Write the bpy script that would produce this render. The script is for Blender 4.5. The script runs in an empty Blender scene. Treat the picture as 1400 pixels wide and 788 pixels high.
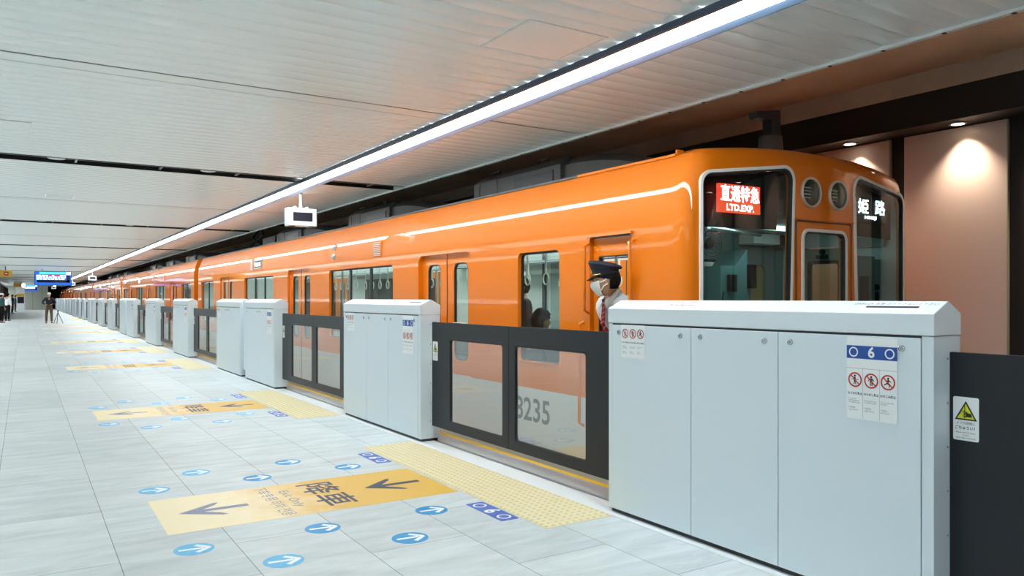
import bpy, bmesh, math, random
from mathutils import Vector, Matrix
random.seed(7)
PI = math.pi
SC = bpy.context.scene
COL = SC.collection

# ------------------------------------------------------------------ camera, world, exposure
cam_d = bpy.data.cameras.new('camera')
cam = bpy.data.objects.new('camera', cam_d)
COL.objects.link(cam)
cam.location = (0, 0, 1.4)
cam.rotation_euler = (PI/2, 0, -math.radians(32.4206))
cam_d.sensor_width = 36.0
cam_d.lens = 36.0*1051.764/1400.0
cam_d.shift_y = 14.0/1400.0
cam_d.clip_start = 0.05
cam_d.clip_end = 400
SC.camera = cam
SC.view_settings.view_transform = 'Standard'
SC.view_settings.look = 'None'
SC.view_settings.gamma = 1.0
SC.view_settings.use_curve_mapping = False
SC.view_settings.exposure = 0.36
w = bpy.data.worlds.new('world')
SC.world = w
w.use_nodes = True
w.node_tree.nodes['Background'].inputs[0].default_value = (0.55, 0.62, 0.66, 1)
w.node_tree.nodes['Background'].inputs[1].default_value = 0.05
STRIP = 21.0          # radiance of the platform strip lights
SPOT_W = 58.0
FILL_PANEL = 4.6           # added unseen fill panels over the other half of the platform
#        # wall downlights
CAR_LIGHT = 9.5       # tubes inside the train

# ------------------------------------------------------------------ materials
def srgb(r, g, b):
    f = lambda c: (c/255/12.92) if c/255 <= 0.04045 else ((c/255+0.055)/1.055)**2.4
    return (f(r), f(g), f(b), 1)

def mat(name, col, rough=0.5, metal=0.0, coat=0.0, spec=0.5, bump=0.0, bump_scale=60.0, vary=0.0, vary_scale=3.0, stretch=None):
    m = bpy.data.materials.new(name)
    m.use_nodes = True
    nt = m.node_tree
    b = nt.nodes['Principled BSDF']
    b.inputs['Base Color'].default_value = col
    b.inputs['Roughness'].default_value = rough
    b.inputs['Metallic'].default_value = metal
    b.inputs['Coat Weight'].default_value = coat
    b.inputs['Coat Roughness'].default_value = 0.03
    b.inputs['Specular IOR Level'].default_value = spec
    if bump or vary:
        tc = nt.nodes.new('ShaderNodeTexCoord')
        mp = nt.nodes.new('ShaderNodeMapping')
        if stretch: mp.inputs['Scale'].default_value = stretch
        nt.links.new(tc.outputs['Object'], mp.inputs['Vector'])
    if bump:
        n = nt.nodes.new('ShaderNodeTexNoise'); n.inputs['Scale'].default_value = bump_scale
        n.inputs['Detail'].default_value = 4
        bp = nt.nodes.new('ShaderNodeBump'); bp.inputs['Strength'].default_value = bump
        bp.inputs['Distance'].default_value = 0.01
        nt.links.new(mp.outputs[0], n.inputs['Vector'])
        nt.links.new(n.outputs['Fac'], bp.inputs['Height'])
        nt.links.new(bp.outputs[0], b.inputs['Normal'])
    if vary:
        n2 = nt.nodes.new('ShaderNodeTexNoise'); n2.inputs['Scale'].default_value = vary_scale
        n2.inputs['Detail'].default_value = 5
        nt.links.new(mp.outputs[0], n2.inputs['Vector'])
        mx = nt.nodes.new('ShaderNodeMix'); mx.data_type = 'RGBA'
        mx.inputs[6].default_value = tuple(c*(1-vary) for c in col[:3])+(1,)
        mx.inputs[7].default_value = tuple(min(1, c*(1+vary)) for c in col[:3])+(1,)
        nt.links.new(n2.outputs['Fac'], mx.inputs[0])
        nt.links.new(mx.outputs[2], b.inputs['Base Color'])
    return m

def emit(name, col, s):
    m = bpy.data.materials.new(name)
    m.use_nodes = True
    nt = m.node_tree
    nt.nodes.remove(nt.nodes['Principled BSDF'])
    e = nt.nodes.new('ShaderNodeEmission')
    e.inputs[0].default_value = col; e.inputs[1].default_value = s
    nt.links.new(e.outputs[0], nt.nodes['Material Output'].inputs[0])
    return m

def glass(name, tint, ior=1.5, rough=0.0):
    m = bpy.data.materials.new(name)
    m.use_nodes = True
    nt = m.node_tree
    nt.nodes.remove(nt.nodes['Principled BSDF'])
    t = nt.nodes.new('ShaderNodeBsdfTransparent'); t.inputs[0].default_value = tint
    g = nt.nodes.new('ShaderNodeBsdfGlossy'); g.inputs['Roughness'].default_value = rough
    f = nt.nodes.new('ShaderNodeFresnel'); f.inputs[0].default_value = ior
    mx = nt.nodes.new('ShaderNodeMixShader')
    ge = nt.nodes.new('ShaderNodeNewGeometry')      # reflect once per pane: at its outer face only
    iv = nt.nodes.new('ShaderNodeMath'); iv.operation = 'SUBTRACT'; iv.inputs[0].default_value = 1.0
    nt.links.new(ge.outputs['Backfacing'], iv.inputs[1])
    mu = nt.nodes.new('ShaderNodeMath'); mu.operation = 'MULTIPLY'
    nt.links.new(f.outputs[0], mu.inputs[0]); nt.links.new(iv.outputs[0], mu.inputs[1])
    nt.links.new(mu.outputs[0], mx.inputs[0])
    nt.links.new(t.outputs[0], mx.inputs[1]); nt.links.new(g.outputs[0], mx.inputs[2])
    nt.links.new(mx.outputs[0], nt.nodes['Material Output'].inputs[0])
    return m

def floor_mat():
    m = bpy.data.materials.new('platform_tiles')
    m.use_nodes = True
    nt = m.node_tree; b = nt.nodes['Principled BSDF']; L = nt.links.new
    tc = nt.nodes.new('ShaderNodeTexCoord')
    sp = nt.nodes.new('ShaderNodeSeparateXYZ'); L(tc.outputs['Object'], sp.inputs[0])
    ax = nt.nodes.new('ShaderNodeMath'); ax.operation = 'ADD'; ax.inputs[1].default_value = 20*1.14-3.98+1.14*10
    ay = nt.nodes.new('ShaderNodeMath'); ay.operation = 'ADD'; ay.inputs[1].default_value = 20*0.592-1.022
    L(sp.outputs['Y'], ax.inputs[0]); L(sp.outputs['X'], ay.inputs[0])
    cb = nt.nodes.new('ShaderNodeCombineXYZ'); L(ax.outputs[0], cb.inputs[0]); L(ay.outputs[0], cb.inputs[1])
    br = nt.nodes.new('ShaderNodeTexBrick')
    br.offset = 0.5; br.offset_frequency = 2
    br.inputs['Scale'].default_value = 1.0
    br.inputs['Brick Width'].default_value = 1.14
    br.inputs['Row Height'].default_value = 0.592
    br.inputs['Mortar Size'].default_value = 0.0022
    br.inputs['Mortar Smooth'].default_value = 0.1
    br.inputs['Bias'].default_value = 0.0
    br.inputs['Color1'].default_value = srgb(198, 207, 209)
    br.inputs['Color2'].default_value = srgb(212, 220, 221)
    br.inputs['Mortar'].default_value = srgb(120, 128, 130)
    L(cb.outputs[0], br.inputs['Vector'])
    mp = nt.nodes.new('ShaderNodeMapping'); mp.inputs['Scale'].default_value = (0.7, 3.2, 1); mp.inputs['Rotation'].default_value = (0, 0, 0.12)
    L(tc.outputs['Object'], mp.inputs[0])
    n = nt.nodes.new('ShaderNodeTexNoise'); n.inputs['Scale'].default_value = 2.6; n.inputs['Detail'].default_value = 9; n.inputs['Roughness'].default_value = 0.65
    n.inputs['Distortion'].default_value = 0.6
    L(mp.outputs[0], n.inputs['Vector'])
    rp = nt.nodes.new('ShaderNodeMapRange')
    rp.inputs[1].default_value = 0.3; rp.inputs[2].default_value = 0.7
    rp.inputs[3].default_value = 0.78; rp.inputs[4].default_value = 1.06
    L(n.outputs['Fac'], rp.inputs[0])
    mx = nt.nodes.new('ShaderNodeMix'); mx.data_type = 'RGBA'; mx.blend_type = 'MULTIPLY'; mx.inputs[0].default_value = 1.0
    L(br.outputs['Color'], mx.inputs[6])
    cc = nt.nodes.new('ShaderNodeCombineColor')
    for i in range(3): L(rp.outputs[0], cc.inputs[i])
    L(cc.outputs[0], mx.inputs[7])
    L(mx.outputs[2], b.inputs['Base Color'])
    b.inputs['Roughness'].default_value = 0.5
    b.inputs['Specular IOR Level'].default_value = 0.25
    bp = nt.nodes.new('ShaderNodeBump'); bp.inputs['Strength'].default_value = 0.12; bp.inputs['Distance'].default_value = 0.004
    L(n.outputs['Fac'], bp.inputs['Height']); L(bp.outputs[0], b.inputs['Normal'])
    return m

def worn_yellow(x0):
    """floor film: solid mustard by the train, rubbed pale towards its far (left) end"""
    m = bpy.data.materials.new('worn_yellow_film')
    m.use_nodes = True
    nt = m.node_tree; b = nt.nodes['Principled BSDF']; L = nt.links.new
    tc = nt.nodes.new('ShaderNodeTexCoord')
    sp = nt.nodes.new('ShaderNodeSeparateXYZ'); L(tc.outputs['Object'], sp.inputs[0])
    n = nt.nodes.new('ShaderNodeTexNoise'); n.inputs['Scale'].default_value = 4; n.inputs['Detail'].default_value = 8; n.inputs['Roughness'].default_value = 0.7
    L(tc.outputs['Object'], n.inputs['Vector'])
    a = nt.nodes.new('ShaderNodeMath'); a.operation = 'MULTIPLY_ADD'; a.inputs[1].default_value = -0.9; a.inputs[2].default_value = 0.30
    L(sp.outputs['X'], a.inputs[0])
    c = nt.nodes.new('ShaderNodeMath'); c.operation = 'ADD'; L(a.outputs[0], c.inputs[0]); L(n.outputs['Fac'], c.inputs[1])
    r = nt.nodes.new('ShaderNodeMapRange'); r.inputs[1].default_value = 0.62; r.inputs[2].default_value = 1.25
    L(c.outputs[0], r.inputs[0])
    mx = nt.nodes.new('ShaderNodeMix'); mx.data_type = 'RGBA'
    mx.inputs[6].default_value = srgb(222, 178, 66); mx.inputs[7].default_value = srgb(240, 226, 186)
    L(r.outputs[0], mx.inputs[0]); L(mx.outputs[2], b.inputs['Base Color'])
    b.inputs['Roughness'].default_value = 0.45
    return m

def ceil_mat():
    m = mat('ceiling_spandrel', srgb(232, 237, 236), rough=0.24, spec=0.85, coat=0.0)
    return m

M = {}
M['floor'] = floor_mat()
M['ceil'] = ceil_mat()
M['ceil_line'] = mat('ceiling_joint', srgb(120, 122, 116), 0.4)
M['white_trim'] = mat('white_metal_trim', srgb(222, 226, 224), 0.35)
M['black'] = mat('black_metal', srgb(24, 25, 30), 0.4)
M['black_matte'] = mat('black_matte', srgb(14, 14, 16), 0.8)
M['gun'] = mat('grey_fitting', srgb(150, 152, 155), 0.35, 0.6)
M['frame_blue'] = mat('lamp_housing', srgb(74, 84, 104), 0.35, 0.5)
M['lamp_white'] = mat('lamp_reflector', srgb(140, 172, 210), 0.3)
M['strip'] = emit('strip_diffuser', (0.93, 0.985, 1.0, 1), STRIP)
M['concrete'] = mat('raw_concrete', srgb(226, 194, 164), 0.85, bump=0.4, bump_scale=25, vary=0.25, vary_scale=1.5)
M['concrete2'] = mat('grey_concrete', srgb(200, 180, 162), 0.85, bump=0.5, bump_scale=18, vary=0.3, vary_scale=2)
M['dark_wall'] = mat('dark_wall_cladding', srgb(34, 31, 31), 0.6, bump=0.1)
M['panel'] = mat('wall_panel', srgb(236, 214, 204), 0.5, bump=0.08, bump_scale=150)
M['panel_edge'] = mat('panel_edge', srgb(190, 185, 160), 0.3)
M['fill_panel'] = emit('fill_panel_diffuser', (0.93, 0.985, 1.0, 1), FILL_PANEL)
M['warm'] = emit('downlight_disc', (1.0, 0.86, 0.62, 1), 12.0)
M['wall'] = mat('far_wall', srgb(196, 200, 190), 0.6, vary=0.05)
M['track'] = mat('track_ballast', srgb(60, 56, 52), 0.9, bump=0.6, bump_scale=30)
M['kerb'] = mat('kerb_stone', srgb(222, 228, 230), 0.5, bump=0.05, vary=0.04)
M['paver'] = mat('grey_paver', srgb(216, 224, 230), 0.6, bump=0.1, vary=0.08)
M['edge_yellow'] = mat('edge_yellow', srgb(246, 200, 40), 0.5)
M['slot'] = mat('drain_slot', srgb(52, 46, 42), 0.6)
M['tactile'] = mat('tactile_tile', srgb(222, 212, 172), 0.55, vary=0.04)
M['tactile_dot'] = mat('tactile_dot', srgb(212, 196, 144), 0.5)
M['sheet'] = worn_yellow(0)
M['ink'] = mat('dark_ink', srgb(48, 50, 72), 0.5)
M['ink_worn'] = mat('worn_ink', srgb(132, 136, 158), 0.5)
M['blue_sign'] = mat('blue_film', srgb(62, 98, 186), 0.45)
M['blue_label'] = mat('deep_blue_label', srgb(22, 78, 165), 0.4)
M['cyan_film'] = mat('sky_blue_film', srgb(0, 146, 208), 0.45)
M['cyan_worn'] = mat('worn_blue_film', srgb(96, 186, 228), 0.5, vary=0.2, vary_scale=20)
M['white_film'] = mat('white_film', srgb(240, 244, 246), 0.45)
M['steel'] = mat('silver_cabinet', srgb(218, 230, 237), 0.32, 0.12, bump=0.015, bump_scale=400)
M['steel_lid'] = mat('silver_lid', srgb(222, 232, 238), 0.30, 0.12)
M['chrome'] = mat('chrome', srgb(190, 195, 200), 0.2, 0.9)
M['leaf'] = mat('slate_door_metal', srgb(26, 30, 37), 0.42, 0.0, spec=0.35)
M['gasket'] = mat('black_gasket', srgb(26, 27, 30), 0.5)
M['gate_glass'] = glass('gate_glass', (0.90, 0.94, 0.94, 1), 2.8)
M['red'] = mat('warning_red', srgb(196, 42, 38), 0.4)
M['warn_yellow'] = mat('warning_yellow', srgb(222, 222, 40), 0.4)
M['grey_ink'] = mat('grey_print', srgb(110, 115, 122), 0.5)
M['orange'] = mat('orange_paint', srgb(232, 122, 5), 0.5, 0.0, coat=1.0, spec=0.15)
M['car_white'] = mat('ivory_paint', srgb(222, 222, 216), 0.4, coat=0.8, spec=0.2)
M['roof'] = mat('roof_grey', srgb(92, 92, 92), 0.6)
M['liner'] = mat('car_liner', srgb(214, 218, 214), 0.4)
M['ac'] = mat('aircon_grey', srgb(78, 78, 76), 0.6)
M['rubber'] = mat('window_rubber', srgb(36, 38, 40), 0.5)
M['frame_white'] = mat('white_window_frame', srgb(248, 246, 240), 0.3)
M['alu'] = mat('window_aluminium', srgb(214, 210, 200), 0.3, 0.4)
M['car_glass'] = glass('car_glass', (0.80, 0.90, 0.88, 1), 1.5)
M['cab_glass'] = glass('cab_glass', (0.70, 0.84, 0.84, 1), 1.6)
M['door_glass'] = glass('door_glass', (0.80, 0.90, 0.88, 1), 1.5)
M['cab_teal'] = mat('cab_teal', srgb(112, 150, 150), 0.5)
M['cab_green'] = mat('cab_green_grey', srgb(132, 142, 122), 0.5)
M['cab_grey'] = mat('cab_grey', srgb(150, 160, 158), 0.5)
M['cab_beige'] = mat('cab_beige', srgb(214, 176, 122), 0.5)
M['tube'] = emit('car_tube', (0.92, 1.0, 0.97, 1), CAR_LIGHT)
M['cab_fill'] = emit('cab_fill', (0.80, 1.0, 0.98, 1), 4.0)
M['seat'] = mat('seat_moquette', srgb(70, 92, 96), 0.8)
M['strap'] = mat('strap_white', srgb(225, 228, 215), 0.4)
M['poster'] = mat('poster_yellow', srgb(206, 214, 40), 0.5)
M['led_red'] = emit('led_red', (1.0, 0.055, 0.03, 1), 1.6)
M['led_orange'] = emit('led_orange', (1.0, 0.10, 0.03, 1), 1.3)
M['led_white'] = emit('led_white', (1.0, 0.97, 0.98, 1), 5.0)
M['lcd_blue'] = emit('lcd_blue', srgb(40, 96, 200), 1.3)
M['lcd_cyan'] = emit('lcd_cyan', srgb(90, 205, 240), 1.3)
M['lcd_white'] = emit('lcd_white', srgb(215, 235, 250), 1.8)
M['lcd_red'] = emit('lcd_red', srgb(230, 40, 60), 1.4)
M['lcd_dark'] = mat('lcd_dark', srgb(20, 26, 40), 0.2)
M['screen_off'] = mat('dark_screen', srgb(40, 40, 52), 0.25)
M['plastic_white'] = mat('white_plastic', srgb(228, 236, 240), 0.35)
M['sign_yellow'] = mat('sign_yellow', srgb(214, 172, 60), 0.5)
M['sign_glow'] = emit('lit_sign', (0.95, 0.98, 1, 1), 2.0)
M['skin'] = mat('skin', srgb(206, 158, 126), 0.5, spec=0.3)
M['hair'] = mat('hair_black', srgb(16, 14, 14), 0.75, spec=0.2)
M['navy'] = mat('navy_cloth', srgb(28, 32, 48), 0.75, bump=0.1, bump_scale=300)
M['shirt'] = mat('white_shirt', srgb(236, 238, 240), 0.75, bump=0.08, bump_scale=40)
M['tie_red'] = mat('tie_red', srgb(158, 36, 48), 0.6)
M['tie_pale'] = mat('tie_stripe', srgb(214, 150, 150), 0.6)
M['mask'] = mat('face_mask', srgb(240, 240, 238), 0.7)
M['gold'] = mat('gold_badge', srgb(220, 180, 80), 0.3, 0.8)
M['khaki'] = mat('khaki_cloth', srgb(92, 74, 52), 0.8)
M['teal_cloth'] = mat('teal_cloth', srgb(40, 78, 82), 0.8)
M['slate_cloth'] = mat('slate_cloth', srgb(84, 100, 112), 0.8)

# ------------------------------------------------------------------ object helpers
def thing(name, label, cat, loc=(0, 0, 0), group=None, rz=0.0):
    o = bpy.data.objects.new(name, None)
    COL.objects.link(o)
    o.location = loc; o.rotation_euler = (0, 0, rz)
    o['label'] = label; o['category'] = cat
    if group: o['group'] = group
    o.empty_display_size = 0.1
    return o

def tag(o, label, cat, group=None):
    o['label'] = label; o['category'] = cat
    if group: o['group'] = group
    return o

def origin(p):
    v = Vector((0, 0, 0))
    while p is not None:
        v += p.location; p = p.parent
    return v

class MB:
    def __init__(s):
        s.v = []; s.f = []; s.m = []
    def face(s, pts, m=0):
        i = len(s.v); s.v += [tuple(p) for p in pts]
        s.f.append(list(range(i, i+len(pts)))); s.m.append(m)
    def add(s, vs, fs, m=0):
        i = len(s.v); s.v += [tuple(p) for p in vs]
        for f in fs:
            s.f.append([i+k for k in f]); s.m.append(m)
    def box(s, x0, x1, y0, y1, z0, z1, m=0):
        vs = [(x, y, z) for x in (x0, x1) for y in (y0, y1) for z in (z0, z1)]
        s.add(vs, [(0, 1, 3, 2), (4, 6, 7, 5), (0, 4, 5, 1), (2, 3, 7, 6), (0, 2, 6, 4), (1, 5, 7, 3)], m)
    @staticmethod
    def _p(ax, q, a):
        if ax == 'x': return (a, q[0], q[1])
        if ax == 'y': return (q[0], a, q[1])
        return (q[0], q[1], a)
    def prism(s, poly, ax, a0, a1, m=0):
        n = len(poly)
        vs = [s._p(ax, q, a0) for q in poly]+[s._p(ax, q, a1) for q in poly]
        fs = [list(range(n)), list(range(2*n-1, n-1, -1))]
        fs += [(i, (i+1) % n, n+(i+1) % n, n+i) for i in range(n)]
        s.add(vs, fs, m)
    def ring(s, outer, inner, ax, a0, a1, m=0):
        n = len(outer)
        vs = [s._p(ax, q, a0) for q in outer]+[s._p(ax, q, a0) for q in inner]+[s._p(ax, q, a1) for q in outer]+[s._p(ax, q, a1) for q in inner]
        fs = []
        for i in range(n):
            j = (i+1) % n
            fs += [(i, j, n+j, n+i), (2*n+i, 3*n+i, 3*n+j, 2*n+j), (i, 2*n+i, 2*n+j, j), (n+i, n+j, 3*n+j, 3*n+i)]
        s.add(vs, fs, m)
    def tube(s, pts, r, n=8, m=0, closed=False):
        pts = [Vector(p) for p in pts]
        rs = r if isinstance(r, (list, tuple)) else [r]*len(pts)
        N = len(pts); vs = []; u = None
        for i, p in enumerate(pts):
            a = pts[(i-1) % N] if (closed or i > 0) else pts[0]
            b = pts[(i+1) % N] if (closed or i < N-1) else pts[-1]
            d = (b-a).normalized()
            if u is not None: u = u-d*u.dot(d)
            if u is None or u.length < 1e-3:
                u = d.cross(Vector((0, 0, 1)))
                if u.length < 1e-2: u = d.cross(Vector((1, 0, 0)))
            u = u.normalized(); w_ = d.cross(u)
            vs += [p+rs[i]*(u*math.cos(2*PI*k/n)+w_*math.sin(2*PI*k/n)) for k in range(n)]
        fs = []
        for i in range(N if closed else N-1):
            i2 = (i+1) % N
            fs += [(i*n+k, i*n+(k+1) % n, i2*n+(k+1) % n, i2*n+k) for k in range(n)]
        if not closed:
            fs += [list(range(n-1, -1, -1)), list(range((N-1)*n, N*n))]
        s.add(vs, fs, m)
    def lathe(s, prof, c, ax='z', n=24, m=0):
        vs = []; N = len(prof)
        for r, h in prof:
            r = max(r, 1e-5)
            for k in range(n):
                a = 2*PI*k/n
                q = (r*math.cos(a), r*math.sin(a), h)
                if ax == 'x': q = (q[2], q[0], q[1])
                elif ax == 'y': q = (q[0], q[2], q[1])
                vs.append((c[0]+q[0], c[1]+q[1], c[2]+q[2]))
        fs = []
        for i in range(N-1):
            fs += [(i*n+k, i*n+(k+1) % n, (i+1)*n+(k+1) % n, (i+1)*n+k) for k in range(n)]
        fs += [list(range(n-1, -1, -1)), list(range((N-1)*n, N*n))]
        s.add(vs, fs, m)
    def ball(s, c, r, n=16, k=10, m=0):
        rx, ry, rz = r if isinstance(r, (tuple, list)) else (r, r, r)
        prof = []
        vs = [(c[0], c[1], c[2]-rz)]
        for i in range(1, k):
            a = -PI/2+PI*i/k
            for j in range(n):
                b = 2*PI*j/n
                vs.append((c[0]+rx*math.cos(a)*math.cos(b), c[1]+ry*math.cos(a)*math.sin(b), c[2]+rz*math.sin(a)))
        vs.append((c[0], c[1], c[2]+rz))
        fs = [(0, 1+(j+1) % n, 1+j) for j in range(n)]
        for i in range(k-2):
            fs += [(1+i*n+j, 1+i*n+(j+1) % n, 1+(i+1)*n+(j+1) % n, 1+(i+1)*n+j) for j in range(n)]
        t = len(vs)-1
        fs += [(1+(k-2)*n+j, 1+(k-2)*n+(j+1) % n, t) for j in range(n)]
        s.add(vs, fs, m)
    def build(s, name, mats, parent=None, local=False, smooth=True, bevel=0, recalc=True, angle=35):
        if not isinstance(mats, (list, tuple)): mats = [mats]
        o0 = Vector((0, 0, 0)) if local else origin(parent)
        me = bpy.data.meshes.new(name)
        me.from_pydata([tuple(Vector(p)-o0) for p in s.v], [], s.f)
        for m in mats: me.materials.append(m)
        me.polygons.foreach_set('material_index', s.m)
        if recalc:
            bm = bmesh.new(); bm.from_mesh(me)
            bmesh.ops.remove_doubles(bm, verts=bm.verts, dist=1e-5)
            bmesh.ops.recalc_face_normals(bm, faces=bm.faces)
            bm.to_mesh(me); bm.free()
        if smooth:
            me.polygons.foreach_set('use_smooth', [True]*len(me.polygons))
            me.set_sharp_from_angle(angle=math.radians(angle))
        o = bpy.data.objects.new(name, me)
        COL.objects.link(o)
        if parent is not None: o.parent = parent
        if bevel:
            b = o.modifiers.new('bevel', 'BEVEL'); b.width = bevel; b.segments = 2; b.limit_method = 'ANGLE'
            b.angle_limit = math.radians(40)
        return o

def structure(o):
    o['kind'] = 'structure'; return o

def rrect(a0, a1, b0, b1, r, n=5, corners=(1, 1, 1, 1)):
    """rounded rectangle as CCW list; corners: (a0b0, a1b0, a1b1, a0b1)"""
    out = []
    for (ca, cb, st, on) in ((a0+r, b0+r, PI, corners[0]), (a1-r, b0+r, 1.5*PI, corners[1]), (a1-r, b1-r, 0, corners[2]), (a0+r, b1-r, PI/2, corners[3])):
        for k in range(n+1):
            t = st+PI/2*k/n
            if on: out.append((ca+r*math.cos(t), cb+r*math.sin(t)))
            else:
                # square corner, points spread a hair apart to keep the loop count
                sa = -1 if ca < (a0+a1)/2 else 1
                sb = -1 if cb < (b0+b1)/2 else 1
                out.append((ca+sa*r+1e-4*math.cos(t), cb+sb*r+1e-4*math.sin(t)))
    return out

def circ(c0, c1, r, n=28):
    return [(c0+r*math.cos(2*PI*k/n), c1+r*math.sin(2*PI*k/n)) for k in range(n)]

_fonts = {}
def text_geo(body, size, bold=0.0, align='CENTER', line=1.0):
    key = (body, size, bold, align, line)
    if key not in _fonts:
        cu = bpy.data.curves.new('t', 'FONT')
        cu.body = body; cu.size = size; cu.offset = bold; cu.align_x = align; cu.align_y = 'CENTER'
        cu.space_line = line; cu.resolution_u = 3
        o = bpy.data.objects.new('t', cu); COL.objects.link(o)
        dg = bpy.context.evaluated_depsgraph_get(); dg.update()
        me = o.evaluated_get(dg).to_mesh()
        _fonts[key] = ([tuple(v.co) for v in me.vertices], [list(p.vertices) for p in me.polygons])
        o.evaluated_get(dg).to_mesh_clear()
        bpy.data.objects.remove(o); bpy.data.curves.remove(cu)
    return _fonts[key]

def put_text(mb, body, size, o, right, up, m=0, bold=0.0, align='CENTER', sx=1.0, line=1.0, box=None):
    vs, fs = text_geo(body, size, bold, align, line)
    o, right, up = Vector(o), Vector(right), Vector(up)
    if box and vs:   # fit into a width x height box centred on o
        xs = [v[0] for v in vs]; ys = [v[1] for v in vs]
        kx = box[0]/max(1e-6, max(xs)-min(xs)); ky = box[1]/max(1e-6, max(ys)-min(ys))
        cx = (max(xs)+min(xs))/2; cy = (max(ys)+min(ys))/2
        mb.add([o+right*((v[0]-cx)*kx)+up*((v[1]-cy)*ky) for v in vs], fs, m)
    else:
        mb.add([o+right*(v[0]*sx)+up*v[1] for v in vs], fs, m)

class Dec(MB):
    """flat decal helper: 2D shapes laid on a plane with small thickness steps"""
    def __init__(s, o, right, up, nrm):
        super().__init__(); s.o = Vector(o); s.r = Vector(right); s.u = Vector(up); s.n = Vector(nrm)
    def P(s, a, b, h=0.0): return s.o+s.r*a+s.u*b+s.n*h
    def poly(s, pts, h, m=0): s.face([s.P(a, b, h) for a, b in pts], m)
    def slab(s, pts, h0, h1, m=0):
        n = len(pts)
        vs = [s.P(a, b, h0) for a, b in pts]+[s.P(a, b, h1) for a, b in pts]
        s.add(vs, [list(range(n)), list(range(2*n-1, n-1, -1))]+[(i, (i+1) % n, n+(i+1) % n, n+i) for i in range(n)], m)
    def hoop(s, c, r0, r1, h, m=0, n=28):
        for k in range(n):
            a, b = 2*PI*k/n, 2*PI*(k+1)/n
            s.face([s.P(c[0]+r*math.cos(t), c[1]+r*math.sin(t), h) for r, t in ((r0, a), (r1, a), (r1, b), (r0, b))], m)
    def bar(s, p, q, wd, h, m=0):
        p, q = Vector(p), Vector(q); d = (q-p).normalized(); nn = Vector((-d.y, d.x))*wd/2
        s.poly([tuple(p-nn), tuple(q-nn), tuple(q+nn), tuple(p+nn)], h, m)
    def text(s, body, size, c, h, m=0, bold=0.0, align='CENTER', sx=1.0, line=1.0, box=None):
        put_text(s, body, size, s.P(c[0], c[1], h), s.r, s.u, m, bold, align, sx, line, box)

# ------------------------------------------------------------------ big dimensions
ZC = 2.9                                     # ceiling
SLOTS = [9.69+8.0*k for k in range(-2, 14)]
YMIN, YEND = -10.0, 111.0
CX = 4.32                                    # ceiling edge above the train

# ------------------------------------------------------------------ setting
b = MB(); b.box(-8, 3.40, YMIN, YEND, -0.3, 0.0)
structure(b.build('floor', M['floor'], smooth=False))
b = MB(); b.box(3.40, 3.445, YMIN, 121, -0.3, -0.012, 1); b.box(3.445, 3.64, YMIN, 121, -0.3, 0.0, 2); b.box(3.64, 3.70, YMIN, 121, -0.3, 0.0, 3)
structure(b.build('trim_platform_edge', [M['kerb'], M['slot'], M['paver'], M['edge_yellow']], smooth=False))
b = MB(); b.box(3.2, 3.40, YMIN, 121, 0.0, 0.004)
structure(b.build('trim_kerb', M['kerb'], smooth=False))
b = MB(); b.box(3.66, 3.7, YMIN, 121, -1.3, -0.3); b.box(-8, 3.66, YEND, 121, -1.3, -0.3)
structure(b.build('wall_platform_edge', M['concrete2'], smooth=False))
b = MB(); b.box(3.7, 8, YMIN, 122, -1.4, -1.25)
structure(b.build('floor_trackbed', M['track'], smooth=False))
# ceiling: transverse ribbed metal strips, flat joint band in the middle of each bay, dark slots between bays
b = MB()
XL = -8.0
def rib_bay(y0, y1):
    n = max(1, round((y1-y0)/0.165)); p = (y1-y0)/n
    prof = []
    for i in range(n):
        ya = y0+i*p
        prof += [(ya, ZC+0.004), (ya+0.010, ZC+0.0008), (ya+p*0.25, ZC-0.0018), (ya+p*0.5, ZC-0.0030), (ya+p*0.75, ZC-0.0018), (ya+p-0.010, ZC+0.0008)]
    prof.append((y1, ZC+0.004))
    for q, r in zip(prof[:-1], prof[1:]):
        b.face([(XL, q[0], q[1]), (CX, q[0], q[1]), (CX, r[0], r[1]), (XL, r[0], r[1])])
ends = [YMIN]+[y for s_ in SLOTS for y in (s_-0.17, s_+0.17)]+[YEND]
for i in range(0, len(ends), 2):
    y0, y1 = ends[i], ends[i+1]
    if y1-y0 < 0.3: continue
    ym = y1+0.17-4.0
    if y0+1 < ym < y1-1:
        rib_bay(y0, ym-0.10); rib_bay(ym+0.10, y1)
        b.face([(XL, ym-0.10, ZC), (CX, ym-0.10, ZC), (CX, ym+0.10, ZC), (XL, ym+0.10, ZC)])
        for q in (-0.1, 0.09): b.face([(XL, ym+q, ZC-0.001), (CX, ym+q, ZC-0.001), (CX, ym+q+0.01, ZC-0.001), (XL, ym+q+0.01, ZC-0.001)], 1)
    else: rib_bay(y0, y1)
ceil = structure(b.build('ceiling', [M['ceil'], M['ceil_line']], recalc=False, angle=30))
b = MB(); b.box(XL, CX, YMIN, YEND, ZC+0.32, ZC+0.4)
for s_ in SLOTS:
    for q in (-0.19, 0.17): b.box(XL, CX, s_+q, s_+q+0.02, ZC-0.004, ZC+0.32)
structure(b.build('ceiling_void', M['black_matte'], smooth=False))
b = MB(); b.box(CX, CX+0.035, YMIN, 121, ZC-0.02, ZC+0.05); 
y = -2.0
while y < 40:
    b.box(CX+0.004, CX+0.028, y, y+0.02, ZC-0.024, ZC-0.019, 1); y += 0.36
structure(b.build('trim_ceiling_edge', [M['white_trim'], M['black']], smooth=False))
b = MB(); b.box(CX+0.035, 8.0, YMIN, 122, 3.56, 3.8); b.box(CX+0.0, CX+0.034, YMIN, 122, ZC+0.051, 3.8)
structure(b.build('ceiling_soffit', M['concrete'], smooth=False))
b = MB(); b.box(7.24, 8.0, YMIN, 122, 3.36, 3.559)
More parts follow.
